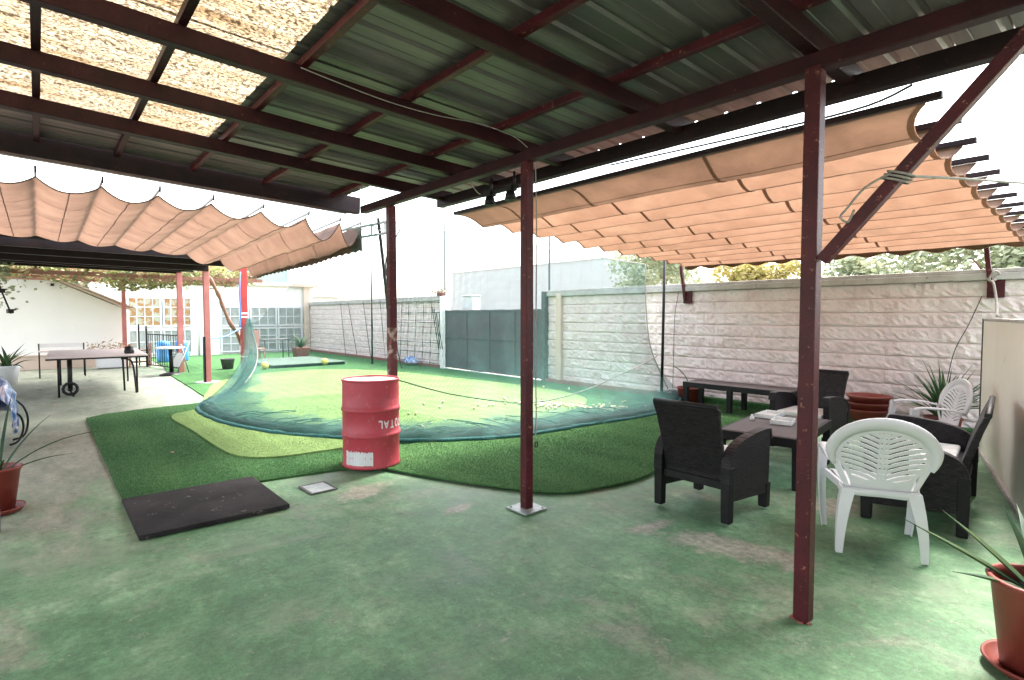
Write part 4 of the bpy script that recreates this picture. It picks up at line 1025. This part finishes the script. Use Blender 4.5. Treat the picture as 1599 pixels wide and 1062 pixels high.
# ------------------------------------------------------------ cream partition at the right
cp = empty('cream_partition', (8.25, 1.37, 0), 0, 'cream panel partition standing along the right edge of the patio', 'partition')
d = Vector((1.2-8.25, -.562-1.37, 0)); L = d.length; d.normalize(); nrm = Vector((d.y, -d.x, 0))  # panel lengthened out of view to block sky light from the right
def bx(a, b, z0, z1, th, name, mat):
    t = MB(); t.bar(d*a+Vector((0, 0, (z0+z1)/2)), d*b+Vector((0, 0, (z0+z1)/2)), th, z1-z0); return t.build(name, mat, cp, bevel=.004)
bx(.03, L, .02, 1.50, .05, 'panel', 'ivory'); bx(0, .045, 0, 1.53, .07, 'end_post', 'greypost'); bx(.03, L, 1.501, 1.53, .06, 'cap', 'coping'); bx(.03, L, .0, .05, .09, 'footing', 'coping')
# ------------------------------------------------------------ plants and pots
def pot_mesh(rt, rb, h, saucer=None, mat='terracotta', label='', name='terracotta_pot', loc=(0, 0, 0), soil=True):
    e = empty(name, loc, 0, label, 'plant pot')
    lip = h*.10
    MB().lathe([(0, .01), (rb, .01), (rb+(rt-rb)*.82*.92, h-lip), (rt*.97, h-lip*.8), (rt, h-lip*.5), (rt+.006, h-.008), (rt, h), (rt-.014, h), (rt-.02, h-.03), (rb*.9, .04)], n=40).build('body', mat, e)
    if soil: MB().lathe([(rt*.88, h-.07), (0, h-.06)], n=24).build('soil', 'soil', e)
    if saucer: MB().lathe([(0, 0), (saucer*.8, 0), (saucer, .035), (saucer-.004, .045), (saucer-.016, .038), (saucer*.75, .012), (0, .012)], n=40).build('saucer', mat, e)
    return e
def strap_leaf(t, base, az, L, W, rise, droop, n=9, fold=.25):
    secs = []; p = Vector(base); el = rise; d = Vector((math.cos(az), math.sin(az), 0)); side = Vector((-math.sin(az), math.cos(az), 0)); st = L/n; L_ = []
    for k in range(n+1):
        f = k/n; w_ = W*(math.sin(math.pi*min(1, .18+f*.82)))**.7*(1-f**4*.9) if f < 1 else .001
        up = Vector((-math.sin(el)*d.x, -math.sin(el)*d.y, math.cos(el)))
        L_.append([p-side*w_/2+up*w_*fold, p, p+side*w_/2+up*w_*fold]); p = p+(d*math.cos(el)+Vector((0, 0, math.sin(el))))*st; el -= droop/n
    t.grid(L_)
def strap_plant(name, loc, n, L, W, label, cat='plant', mat='leaf', base=(0, 0, .0), rise=(.7, 1.45), droop=(.5, 1.5), azr=(0, 6.28)):
    e = empty(name, loc, 0, label, cat)
    for k in range(n):
        t = MB(); strap_leaf(t, (base[0]+random.uniform(-.03, .03), base[1]+random.uniform(-.03, .03), base[2]), random.uniform(*azr), L*random.uniform(.7, 1.15), W*random.uniform(.8, 1.2), random.uniform(*rise), random.uniform(*droop)); t.build('leaf', mat, e, solid=.0015)
    return e
strap_plant('strap_leaf_plant', (8.55, 1.80, .25), 60, .75, .035, 'bushy dark green strap-leaf plant against the block wall behind the white chair', rise=(.6, 1.5), droop=(.2, 1.2))
pot_mesh(.20, .15, .30, None, label='plain pot under the bushy strap-leaf plant', loc=(8.55, 1.80, 0))
# stacked red bowls
for k in range(3):
    o = MB().lathe([(0, 0), (.20, 0), (.235, .10), (.262, .12), (.268, .14), (.255, .142), (.225, .11), (.19, .012), (0, .012)], n=40).build('red_planter_bowl', 'terracotta')
    o.location = (8.42+.008*k, 2.60-.01*k, .18+.09*k)
    tag(o, ['lowest red planter bowl of the stack behind the white chair', 'middle red planter bowl of the stack behind the white chair', 'topmost red planter bowl of the stack behind the white chair'][k], 'planter bowl', 'stacked red planter bowls')
pot_mesh(.16, .12, .19, None, label='upturned pot carrying the stack of red bowls', loc=(8.42, 2.60, 0), mat='terracotta', name='pot_stand', soil=False)
pot_mesh(.22, .16, .30, None, label='terracotta pot with a single curved stem between the black pole and the long low table', loc=(8.72, 5.45, 0))
cable([(8.72, 5.45, .25), (8.70, 5.5, .45), (8.66, 5.62, .60), (8.62, 5.72, .66)], .008, 'bare_stem', 'leaf', 'single curved green stem in the terracotta pot by the black pole', 'stem')
# big pot at right foreground with agave leaves
AGL = ((R(106), .56, .50, .05), (R(84), .46, .72, .1), (R(140), .40, .42, .25), (R(20), .5, .9, .5), (R(-40), .5, .8, .6), (R(-110), .4, 1.0, .6), (R(50), .4, 1.2, .3))
pot_mesh(.172, .118, .41, .185, label='large terracotta pot in the bottom right corner', loc=(3.27, .335, .006))
ag = empty('agave_plant', (3.27, .335, .37), 0, 'long pointed agave leaves reaching out of the large foreground pot', 'plant')
for (az, L_, rise, dr_) in AGL:
    t = MB(); strap_leaf(t, (.02, 0, -.04), az, L_, .040, rise, dr_, 12, .35); t.build('leaf', 'leaf_agave', ag, solid=.003)
# left foreground pot
pot_mesh(.155, .10, .36, .17, label='tall terracotta pot at the left edge of the patio', loc=(-.28, 5.95, .006))
lp_ = empty('aloe_plant', (-.28, 5.95, .30), 0, 'few long thin arching leaves in the left edge pot', 'plant')
for (az, L_, rise, dr_) in ((R(40), .62, 1.0, .5), (R(10), .80, .75, .9), (R(-10), .50, .55, .6), (R(75), .75, 1.25, .4), (R(180), .5, 1, .5), (R(-80), .4, .9, .8)):
    t = MB(); strap_leaf(t, (.01, 0, -.02), az, L_, .022, rise, dr_, 10, .3); t.build('leaf', 'leaf_agave', lp_, solid=.002)
gpst = empty('grey_upright', (-.285, 5.43, .0), 0, 'weathered grey upright at the left edge in front of the tall pot', 'post')
t = MB(); t.box((0, 0, .36), (.075, .075, .72)); t.build('shaft', 'greypost', gpst, bevel=.005)
t = MB(); t.box((0, 0, .73), (.10, .10, .02)); t.build('cap', 'greypost', gpst, bevel=.005)

# ------------------------------------------------------------ left edge: covered bicycle, pots, hoist
bk = empty('covered_bicycle', (-.45, 9.0, 0), 0, 'bicycle under a shiny blue and white printed tarp at the left edge', 'bicycle')
P = []
for i in range(25):
    u = i/24; row = []
    for j in range(25):
        a = math.pi*j/24; r_ = .19*(1+.35*nz(i*.4, j*.35, 3)); zt = .36+.52*math.sin(math.pi*min(1, u*.9+.12))**.6
        yy = -.55+1.1*u; x = r_*math.cos(a)*(1.1); z = .22+(zt-.22)*math.sin(a)**.5 if math.sin(a) > .02 else .22+.08*nz(i*.9, j)
        row.append((x, yy, z))
    P.append(row)
MB().grid(P).build('tarp', 'tarp', bk, solid=.003)
for yy in (-.42, .52):
    t = MB(); t.tube([(.02, yy+.30*math.cos(a/20*6.283), .31+.30*math.sin(a/20*6.283)) for a in range(21)], .018, 8); wl = t.build('tyre', 'black', bk)
    t = MB()
    for k in range(10): a = k/10*6.283; t.tube([(.02, yy, .31), (.02, yy+.28*math.cos(a), .31+.28*math.sin(a))], .002, 4)
    t.build('spokes', 'galv', wl)
t = MB(); t.bar((0, -.42, .31), (0, 0, .62), .03, .03, up=(1, 0, 0)); t.bar((0, 0, .62), (0, .52, .31), .03, .03, up=(1, 0, 0)); t.build('frame', 'black', bk)
cable([(-.25, 9.25, .52), (-.17, 9.3, .42), (-.13, 9.3, .25), (-.17, 9.3, .06), (-.28, 9.3, .012)], .012, 'garden_hose', 'black', 'black hose looping out from under the blue tarp', 'hose')
cable([(-.26, 8.9, .42), (-.19, 8.95, .34), (-.17, 8.95, .2), (-.22, 8.95, .05), (-.3, 8.95, .012)], .012, 'garden_hose', 'black', 'inner black hose loop closest to the blue tarp', 'hose')
e = empty('planter_tub', (-.56, 17.2, 0), 0, 'white pot with leafy plant near the left edge by the white wall', 'plant pot')
MB().lathe([(0, 0), (.16, 0), (.22, .36), (.24, .42), (.22, .42), (.2, .36), (0, .34)], n=24).build('pot', 'white', e)
for k in range(22):
    t = MB(); strap_leaf(t, (random.uniform(-.08, .08), random.uniform(-.08, .08), .36), random.uniform(0, 6.28), random.uniform(.35, .75), .07, random.uniform(.5, 1.4), random.uniform(.4, 1.4)); t.build('leaf', 'leaf', e)
hs = empty('clamp_rod', (-.30, 8, 2.0), 0, 'thin black rod with clamps hanging at the left edge', 'rod')
t = MB(); t.tube([(-.07, 0, .12), (.085, 0, -.42)], .009, 6); t.build('rod', 'black', hs)
for f in (.15, .55, .95):
    t = MB(); p = Vector((-.07, 0, .12)).lerp(Vector((.085, 0, -.42)), f); t.box(p, (.05, .05, .045), .4); t.tube([p, p+Vector((.05, 0, .02))], .008, 6); t.build('clamp', 'black', hs, bevel=.004)

# ------------------------------------------------------------ left background: white outbuilding, tables, railings
ob = empty('white_outbuilding', (0, 21.2, 0), 0, 'blown-out white gable wall of the outbuilding behind the long pale table', 'building')
pl = [(-9, 0), (2.0, 0), (2.0, 1.80), (-.62, 3.08), (-3, 4.2), (-9, 1.4)]
t = MB(); t.loft([[(x, 0, z) for x, z in pl], [(x, 6, z) for x, z in pl]]); t.build('wall', 'plaster', ob, fixn=True)
t = MB(); t.bar((2.22, -.05, 1.76), (-3.05, -.05, 4.30), .25, .06, up=(.42, 0, .9)); t.bar((2.25, -.02, 1.82), (-3.05, -.02, 4.37), .42, .035, up=(.42, 0, .9)); t.build('verge_board', 'plaster_pink', ob)
t = MB(); t.add([(2.3, -.2, 1.80), (-3, -.2, 4.34), (-3, 6.2, 4.34), (2.3, 6.2, 1.80)], [(0, 1, 2, 3)]); t.build('roof', 'coping', ob, solid=.05)
t = MB(); t.box((-1.2, -.035, .19), (6.3, .07, .38)); t.box((-1.2, -.05, .40), (6.3, .12, .03)); t.build('plinth', 'plaster_pink', ob)
for x in (.35,): t = MB(); t.box((x, -.06, 2.46), (.08, .1, .07)); t.build('wall_lamp', 'black', ob)
# rear house with windows
hs2 = empty('rear_house', (5.5, 24.42, 0), 0, 'white rear house with gridded windows closing the end of the yard', 'house')
t = MB(); t.box((0, 3.0, 1.40), (7.5, 5.9, 2.8)); t.build('wall', 'plaster', hs2)
t = MB(); t.box((.05, 2.95, 2.86), (7.7, 6.3, .14)); t.build('roof_edge', 'plaster_pink', hs2, bevel=.01)
def window(x0, x1, z0, z1, nx_, nz_, par=hs2, gl='glass'):
    e_ = MB(); y = -.03; fw = .05
    cx = (x0+x1)/2; cz = (z0+z1)/2
    for zz in (z0, z1): e_.box((cx, y, zz), (x1-x0+fw, .06, fw))
    for xx in (x0, x1): e_.box((xx, y, cz), (fw, .061, z1-z0-fw))
    for k in range(1, nx_): e_.box((x0+(x1-x0)*k/nx_, y, cz), (.028, .045, z1-z0-fw))
    for k in range(1, nz_): e_.box((cx, y+.001, z0+(z1-z0)*k/nz_), (x1-x0-fw, .040, .028))
    f = e_.build('window', 'white', par); MB().box((cx, -.026, cz), (x1-x0, .006, z1-z0)).build('pane', gl, f)
X = -5.5
for (a, b) in ((2.50, 3.50), (3.60, 4.50)):
    window(a+X, b+X, 1.18, 2.22, 4, 3, gl='glass_warm'); window(a+X, b+X, .15, 1.02, 4, 2)
for (a, b) in ((5.55, 6.55), (6.65, 7.65), (7.75, 8.70)):
    window(a+X, b+X, 1.16, 1.90, 3, 2); window(a+X, b+X, .12, 1.04, 3, 3)
t = MB(); t.box((8.93+X, -.03, 1.4), (.24, .14, 2.8)); t.build('corner_pillar', 'plaster_pink', hs2)
t = MB(); t.tube([(4.75+X, -.05, 0), (4.75+X, -.05, 2.7)], .04, 8); t.build('downpipe', 'white', hs2)
# tennis table style long pale table
tt = empty('long_table', (.93, 14.8, 0), R(-2), 'long pale-topped games table with thin black folding legs and wheels', 'table')
t = MB(); t.box((0, 0, .765), (1.60, 2.74, .03)); t.build('table_top', 'tabletop_pale', tt, bevel=.004)
t = MB(); 
for s in (-1, 1): t.box((s*.79, 0, .735), (.02, 2.72, .03)); t.box((0, s*1.36, .735), (1.56, .02, .03))
t.build('apron', 'black', tt)
for s in (-1, 1):
    for y in (-1.2, -.35, .35, 1.2):
        if y in (-1.2, 1.2): t = MB(); t.tube([(s*.62, y, .74), (s*.62, y*1.0, .0)], .020, 6); t.build('leg', 'black', tt)
t = MB(); t.tube([(-.45, -1.16, .74), (-.45, -1.2, .12)], .04, 8); t.tube([(-.45, -1.2, .12), (-.40, -1.2, .0)], .02, 6); t.build('leg', 'black', tt)
t = MB()
for x in (-.45,): t.tube([(x+.11*math.cos(a/12*6.283), -1.24, .16+.11*math.sin(a/12*6.283)) for a in range(13)], .03, 6); t.disc((x, -1.24, .16), .1)
t.build('wheel', 'black', tt)
t = MB(); t.tube(catmull([(.60, -1.25, .0), (.56, -1.2, .55), (.48, -1.18, .68), (.36, -1.18, .70)], 4), .020, 6); t.tube([(.40, -1.0, .74), (.42, -1.0, .03)], .02, 6); t.build('leg', 'black', tt)
t = MB(); t.lathe([(0, -.10), (.07, -.08), (.09, 0), (.07, .1), (0, .12)], (.52, -.9, .82), 12); t.build('net_clamp', 'black', tt)
# small white bench behind
sb = empty('white_bench', (.25, 18.3, 0), 0, 'pale bench with thin black legs behind the left end of the games table', 'bench')
t = MB(); t.box((.2, 0, .66), (.95, .35, .03)); t.build('seat', 'tabletop_pale', sb)
t = MB(); t.box((.2, .17, .80), (.95, .02, .10)); t.build('backrest', 'white', sb)
for x in (-.25, .65):
    for y in (-.15, .17): t = MB(); t.tube([(x, y, 0), (x, y, (.85 if y > 0 else .66))], .018, 6); t.build('leg', 'black', sb)
# trough planter with dry flowers
tp = empty('trough_planter', (1.62, 20.3, 0), 0, 'white trough planter with dry flowers before the white wall', 'planter')
t = MB(); t.box((0, 0, .22), (.70, .34, .40)); t.build('trough', 'white', tp, bevel=.03)
t, sh = leafcloud(420, lambda: ((random.uniform(-.55, .55), random.gauss(0, .12), .46+abs(random.gauss(0, .16))), random.random()), .09, aspect=3); build_cloud(t, sh, 'dry_stems', 'dry', tp)
# railing gate
rg = empty('railing_panel', (2.95, 18.6, 0), 0, 'black barred railing panel in front of the two blue barrels', 'railing')
a = Vector((-.45, 1.5, 0)); b = Vector((.05, -.55, 0)); t = MB()
for z in (.08, 1.0): t.bar(a+Vector((0, 0, z)), b+Vector((0, 0, z)), .03, .03)
t.build('rail', 'black', rg)
t = MB()
for k in range(1, 14): p = a.lerp(b, k/14); t.tube([p+Vector((0, 0, .08)), p+Vector((0, 0, 1.0))], .009, 5)
t.build('bars', 'black', rg)
for p in (a, b): t = MB(); t.tube([p, p+Vector((0, 0, 1.18))], .03, 8); t.lathe([(0, 0), (.04, .03), (0, .08)], (p.x, p.y, 1.18), 8); t.build('rail_post', 'black', rg)
t = MB(); t.bar((-.6, 1.9, .02), (-.6, 1.9, 1.3), .04, .04, up=(1, 0, 0)); t.build('rail_post', 'black', rg)
for k, (x, y) in enumerate(((3.15, 21.6), (3.72, 21.8))):
    o = MB().lathe([(0, 0), (.24, 0), (.27, .05), (.28, .3), (.27, .34), (.28, .38), (.28, .68), (.25, .78), (.1, .82), (0, .82)], n=20).build('blue_barrel', 'blue'); o.location = (x, y, .02); o.scale = (.72, .72, .86)
    tag(o, ['blue plastic barrel at the left behind the black railing', 'blue plastic barrel at the right, half hidden by the small round table'][k], 'barrel', 'blue barrels behind the railing')
pt = empty('bistro_table', (2.62, 16.9, 0), 0, 'small round pedestal table beside the pinkish red pergola post', 'table')
MB().lathe([(0, .70), (.33, .70), (.34, .72), (.33, .74), (0, .74)], n=28).build('table_top', 'white', pt)
MB().tube([(0, 0, .70), (.02, 0, .08)], .05, 10).build('pedestal', 'black', pt); MB().lathe([(.0, .09), (.07, .085), (.26, .03), (.27, .0), (0, 0)], n=24).build('base', 'black', pt)
fc = empty('folded_chair', (2.86, 17.0, 0), R(20), 'folded metal chair leaning by the small round table', 'chair')
t = MB(); t.tube([(-.1, 0, .02), (.28, .05, .85)], .016, 6); t.tube([(.22, .0, .02), (.05, .05, .8)], .016, 6); t.tube([(-.1, .4, .02), (.28, .45, .85)], .016, 6); t.build('frame', 'galv', fc)
t = MB(); t.bar((-.04, .2, .2), (.14, .2, .55), .38, .02); t.build('seat', 'white', fc)
sh_ = empty('slatted_shelf', (2.35, 20.4, 0), 0, 'low brown slatted rack beside the railing', 'rack')
t = MB()
for z in (.15, .32, .5): t.box((0, 0, z), (.5, .3, .035))
t.build('shelves', 'bark', sh_)
for x in (-.25, .25): t = MB(); t.box((x, 0, .35), (.04, .3, .7)); t.build('side', 'pinkwood', sh_)
# red chair, square table, box plant and low stage by the far wall
rc = empty('pink_chair', (5.55, 19.8, 0), R(10), 'faded pink high-backed chair in front of the rear windows', 'chair')
t = MB(); t.box((0, 0, .45), (.42, .42, .04)); t.build('seat', 'pinkwood', rc); t = MB(); t.box((-.0, .2, .80), (.42, .04, .55)); t.build('backrest', 'pinkwood', rc)
for x in (-.19, .19):
    for y in (-.19, .19): t = MB(); t.box((x, y, .215), (.04, .04, .43)); t.build('leg', 'pinkwood', rc)
st = empty('square_table', (6.35, 20.5, 0), 0, 'small grey table beside the faded pink chair', 'table')
t = MB(); t.box((0, 0, .72), (.9, .7, .03)); t.build('table_top', 'greypost', st)
for x in (-.4, .4):
    for y in (-.3, .3): t = MB(); t.tube([(x, y, 0), (x, y, .72)], .02, 6); t.build('leg', 'greypost', st)
strap_plant('grass_plant', (7.25, 20.4, .36), 46, .75, .03, 'spiky green plant in the brick red box near the far corner', rise=(.7, 1.5), droop=(.4, 1.6))
t = MB(); t.loft([[(a*.20, b*.20, 0) for a, b in ((-1, -1), (1, -1), (1, 1), (-1, 1))], [(a*.25, b*.25, .38) for a, b in ((-1, -1), (1, -1), (1, 1), (-1, 1))]]); o = t.build('box_planter', 'redbrick', bevel=.01, fixn=True); o.location = (7.25, 20.4, .02); tag(o, 'brick red square planter box near the far corner', 'planter')
lm = empty('low_stage', (6.15, 18.3, .02), R(2), 'low grey-green padded stage on the turf at the far end', 'platform')
t = MB(); t.box((.1, 0, .085), (2.3, 2.9, .03)); M['stage'] = simple('grey_green_tarp', (.11, .16, .13), (.085, .13, .10), .8, 3, spec=.2); t.build('deck', 'stage', lm, bevel=.01)
t = MB(); t.box((.1, 0, .035), (2.2, 2.8, .07)); t.build('base', 'black', lm)
for k, (x, y) in enumerate(((4.92, 16.75), (6.75, 16.95))):
    o = MB().lathe([(.11*math.sin(math.pi*q/10), .11-.11*math.cos(math.pi*q/10)) for q in range(11)], n=18).build('yellow_ball', 'yellowball'); o.location = (x, y, .02)
    tag(o, ['yellow ball at the left corner of the low stage', 'yellow ball at the right corner of the low stage'][k], 'ball', 'yellow balls at the stage corners')
pot_mesh(.2, .14, .3, None, label='small dark pot right behind the bright red post', loc=(4.15, 17.6, .02), mat='greypost')

# ------------------------------------------------------------ vine pergola at the far left
vp = empty('vine_pergola', (2.0, 20.8, 0), 0, 'timber pergola covered with an autumn vine in front of the outbuilding', 'pergola')
t = MB(); t.box((.02, -.02, 1.28), (.11, .11, 2.56)); t.build('post', 'pinkpost', vp, bevel=.005)
t = MB()
for y in (-3.0, -1.5, 0): t.bar((-8, y, 2.64), (3.2, y, 2.60), .08, .10)
t.build('beam', 'bark', vp)
t = MB()
for x in (-6, -4.5, -3, -2, -1, 0, 1, 2, 3.1): t.bar((x, -3.2, 2.72), (x, .3, 2.72), .05, .06)
t.build('batten', 'bark', vp)
def vfn():
    x = random.uniform(-5, 3.2); y = random.uniform(-3.2, .4); z = 2.76+random.gauss(0, .10)+.35*max(0, nz(x*1.2, y*1.2, 4))
    if nz(x*1.5, y*1.5, 9) < -.12: z -= .1*random.random()
    return (x, y, z), .5+.8*nz(x*2, y*2, 1)
t, sh = leafcloud(9000, vfn, .11); o = build_cloud(t, sh, 'vine_leaves', 'foliage_v', vp)
t = MB()
for k in range(14):
    x = random.uniform(-4, 2); pts = [(x+.6*i*random.uniform(.7, 1.2), random.uniform(-3, 0), 2.74+random.uniform(-.06, .12)) for i in range(5)]; t.tube(catmull(pts, 4), .02, 5)
t.build('vine_stems', 'bark', vp)
def vf2():
    a = random.random(); return ((1.3-a*1.6+random.gauss(0, .25), -.6+random.gauss(0, .3), 2.72-.30*random.random()**2-.12*a), .3+.4*random.random())
t, sh = leafcloud(900, vf2, .12); build_cloud(t, sh, 'hanging_leaves', 'foliage_v', vp)
# climbing plant at far left edge
cpn = empty('climbing_plant', (-.85, 17.0, 0), 0, 'green climber at the far left edge in front of the gable', 'plant')
t, sh = leafcloud(900, lambda: ((random.gauss(-.25, .32), random.gauss(0, .4), 2.35+random.gauss(0, .36)), .4+.3*random.random()), .12); build_cloud(t, sh, 'leaves', 'foliage', cpn)
MB().tube(catmull([(-.3, 0, 0), (-.34, .05, 1), (-.28, 0, 2), (-.2, 0, 2.6)], 4), .02, 6).build('stem', 'bark', cpn)

# ------------------------------------------------------------ beyond the walls
def tree(name, loc, h, rad, n, leaf, mat, label, cat='tree', lowc=.35, group=None):
    e = empty(name, loc, 0, label, cat, group)
    t = MB(); tips = []
    t.tube([(0, 0, 0), (.05, .03, h*.35), (0, .08, h*.6)], [.09*h/3, .07*h/3, .04*h/3], 8)
    for k in range(9):
        a = k*2.4; q = (rad*.7*math.cos(a)*random.uniform(.5, 1), rad*.7*math.sin(a)*random.uniform(.5, 1), h*random.uniform(.55, .92)); tips.append(q)
        t.tube([(0, .03, h*random.uniform(.3, .5)), (q[0]*.5, q[1]*.5, q[2]*.8), q], [.035*h/3, .022*h/3, .008], 6)
    t.build('trunk', 'bark', e)
    cl = [(Vector(q), rad*random.uniform(.28, .5)) for q in tips]+[(Vector((random.uniform(-.5, .5)*rad, random.uniform(-.5, .5)*rad, h*random.uniform(.6, .95))), rad*random.uniform(.25, .45)) for _ in range(10)]
    def fn():
        c, r_ = random.choice(cl); d_ = Vector((random.gauss(0, 1), random.gauss(0, 1), random.gauss(0, .8))).normalized()*r_*random.random()**.4
        return c+d_, .45+.5*nz(c.x*3, c.y*3, c.z*3)+.15*d_.z/r_
    t, sh = leafcloud(n, fn, leaf); build_cloud(t, sh, 'crown', mat, e)
    return e
spots = [(13.3, -.6, 3.5, 1.6, 'foliage', 'pale olive tree beyond the block wall at the far right above the cream panel'), (13.6, 1.9, 3.3, 1.6, 'foliage', 'olive tree beyond the block wall above the strap-leaf plant'), (13.8, 4.0, 3.1, 1.5, 'foliage', 'olive tree beyond the block wall just right of the near post'), (14.6, 10.2, 3.9, 1.7, 'foliage', 'leafy tree beyond the block wall behind the net edge'), (13.4, 6.6, 3.0, 1.1, 'foliage_y', 'small yellowing tree beyond the block wall above the dark bench')]
for (x, y, h, r_, mt, lb) in spots: tree('leafy_tree', (x, y, 0), h, r_, 5200, .13, mt, lb, group='trees beyond the block wall')
tree('yellow_tree', (6.4, 32, 0), 4.4, 1.9, 4200, .22, 'foliage_y', 'yellow autumn tree rising behind the rear house')
tree('leafy_tree', (2.2, 33, 0), 4.6, 2.2, 4200, .24, 'foliage', 'green tree behind the rear house seen over the vine pergola')
fb = empty('factory_building', (33, 33, 0), 0, 'long pale grey industrial building beyond the gate', 'building')
t = MB(); t.box((3, 0, 2.75), (6, 22, 5.5)); t.build('wall', 'stone_house', fb); t = MB(); t.box((3, 0, 5.53), (6.1, 22.1, .1)); t.build('parapet', 'coping', fb)
fb.location = (30, 33.2, 0)
t = MB()
for k in range(22): t.box((-.004, -10.5+k, 2.72), (.012, .03, 5.4))
t.build('cladding_ribs', 'stone_house', fb)
gb = empty('green_clad_building', (13.5, 46, 0), R(-20), 'pale green clad building rising over the rear house', 'building')
t = MB(); t.box((-.3, 2, 3.1), (5.0, 6, 6.2)); t.build('wall', 'greenroof', gb); t = MB(); t.loft([[(-3, -1.3, 6.2), (2.4, -1.3, 6.2), (-.3, -1.3, 6.7)], [(-3, 5.1, 6.2), (2.4, 5.1, 6.2), (-.3, 5.1, 6.7)]]); t.build('roof', 'coping', gb, fixn=True)
wt = empty('water_tank', (16.9, 44, 0), 0, 'big round white tank beside the pale green building', 'water tank')
MB().lathe([(0, 7.3), (.9, 7.1), (1.6, 6.6), (2.0, 5.8), (2.1, 4.8), (2.1, 3)], n=32).build('tank', 'plaster', wt); MB().lathe([(1.6, 3.0), (1.6, 0)], n=24).build('base', 'plaster', wt)
